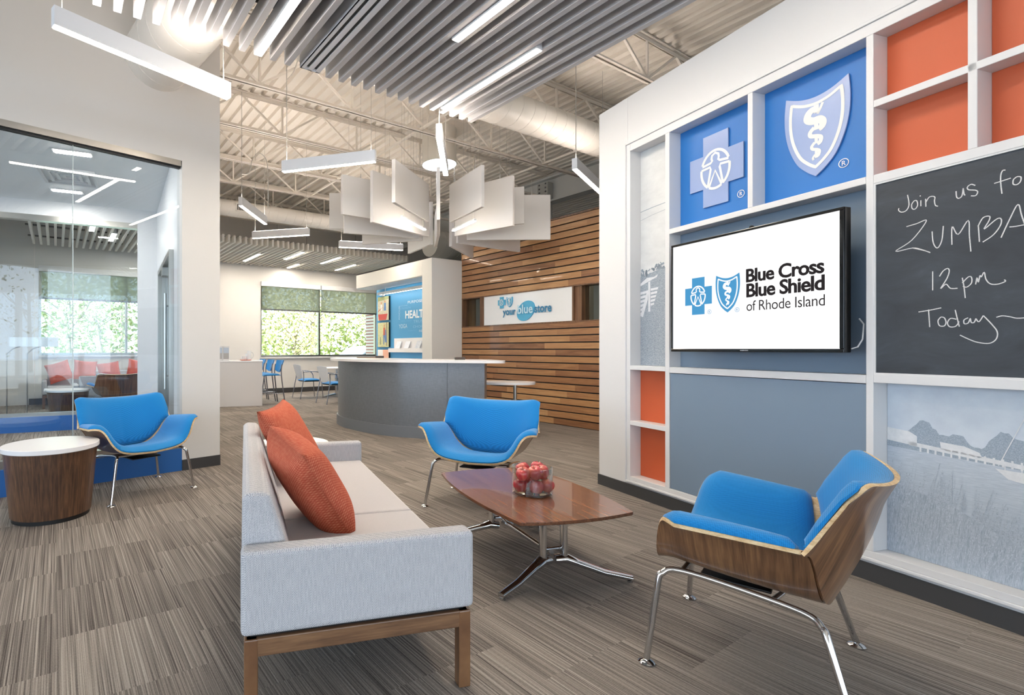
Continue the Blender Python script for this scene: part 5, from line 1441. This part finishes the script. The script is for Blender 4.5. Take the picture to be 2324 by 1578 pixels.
sp_ = [(-9, 30, 8, 2.4, 0, 'at the far left outside the lounge window'), (-5.5, 27, 7, 2.2, 0, 'left of the lounge window trees, close in'), (-2.5, 31, 9, 2.6, 1, 'behind the first trees of the lounge window'), (.5, 28, 8, 2.2, 1, 'in the middle of the lounge window'), (3.2, 33, 10, 2.8, 2, 'at the right of the lounge window'),
       (1.8, 26.5, 3.4, 1.6, 1, 'low at the foot of the lounge window'), (6, 29, 8, 2.5, 1, 'between the two far windows'), (8.5, 27, 6.5, 2.1, 0, 'left in the window by the small tables'), (10.2, 32, 9, 2.6, 2, 'with dark twigs left of the window mullion'), (12.2, 26.5, 6, 1.9, 0, 'thin and pale close to the window mullion'),
       (14.5, 31, 9, 2.7, 1, 'right of the window mullion'), (17, 28, 8, 2.5, 0, 'above the parked car'), (20, 33, 10, 2.8, 2, 'behind the parked car'), (23.5, 30, 8, 2.6, 1, 'right of the parked car'), (10.8, 25.5, 2.6, 1.5, 0, 'low and round at the foot of the window'), (6.6, 25.5, 2.8, 1.6, 1, 'low at the left edge of the window')]
for j, s, h, cr, k, lb in sp_:
    tree(TL_[k] + ' ' + lb, j, s, h, cr, k, 2300 if cr > 2 else 1500)
hd_ = MB(); vs = []; fs = []
for k in range(9000):
    p = Vector((R.uniform(-14, 32), 36 + R.gauss(0, 1.2), abs(R.gauss(0, 3.2)) + .2)); u = Vector((R.uniform(-1, 1), R.uniform(-1, 1), R.uniform(-1, 1))).normalized(); v = u.cross(Vector((.3, .5, .8))).normalized(); a = R.uniform(.12, .26)
    b = len(vs); vs += [p - u * a, p + v * a * .7, p + u * a, p - v * a * .7]; fs.append((b, b + 1, b + 2, b + 3))
hd_.add(vs, fs); o = hd_.build('undergrowth', LEAF[1], rz=PHI); tag(o, 'mass of green undergrowth behind the trees', 'undergrowth', kind='stuff')
# trees across the front, seen only as reflections in the glass
for k, (j, s) in enumerate(((-9, -16), (-4, -18), (2, -17))):
    tree('tree in front of the building, behind the viewer', j, s, 8, 2.4, 2, 1500, 'trees in front of the building')
# parked car
cr_ = thing('car', 'silver car parked outside the far window', 'car', js(9.95, 16.4, -.15), PHI)
sil = spline([(-2.2, .30), (-2.25, .62), (-2.1, .82), (-1.2, .95), (-.55, 1.36), (.1, 1.47), (.8, 1.42), (1.5, 1.02), (2.1, .92), (2.25, .65), (2.2, .30)], 6)
b = MB(); b.plate(sil, -.85, .85); b.build('body', mat('car_silver', '#c3c8cf', .2, .5, coat=.5), cr_, bevel=.06, seg=3, smooth=40)
b = MB(); gl_ = mat('car_glass', '#3f4e5c', .06)
for poly in ([(-1.02, .98), (-.50, 1.33), (-.02, 1.40), (-.02, .98)], [(.05, .98), (.05, 1.41), (.72, 1.36), (1.22, 1.0)]): b.plate(poly, -.865, .865)
b.build('side_window', gl_, cr_)
for x in (-1.4, 1.35):
    for yy in (-.80, .80):
        b = MB(); b.tube([(x, yy - .1, .31), (x, yy + .1, .31)], .31, 24); b.build('wheel', BLACK, cr_, smooth=50)
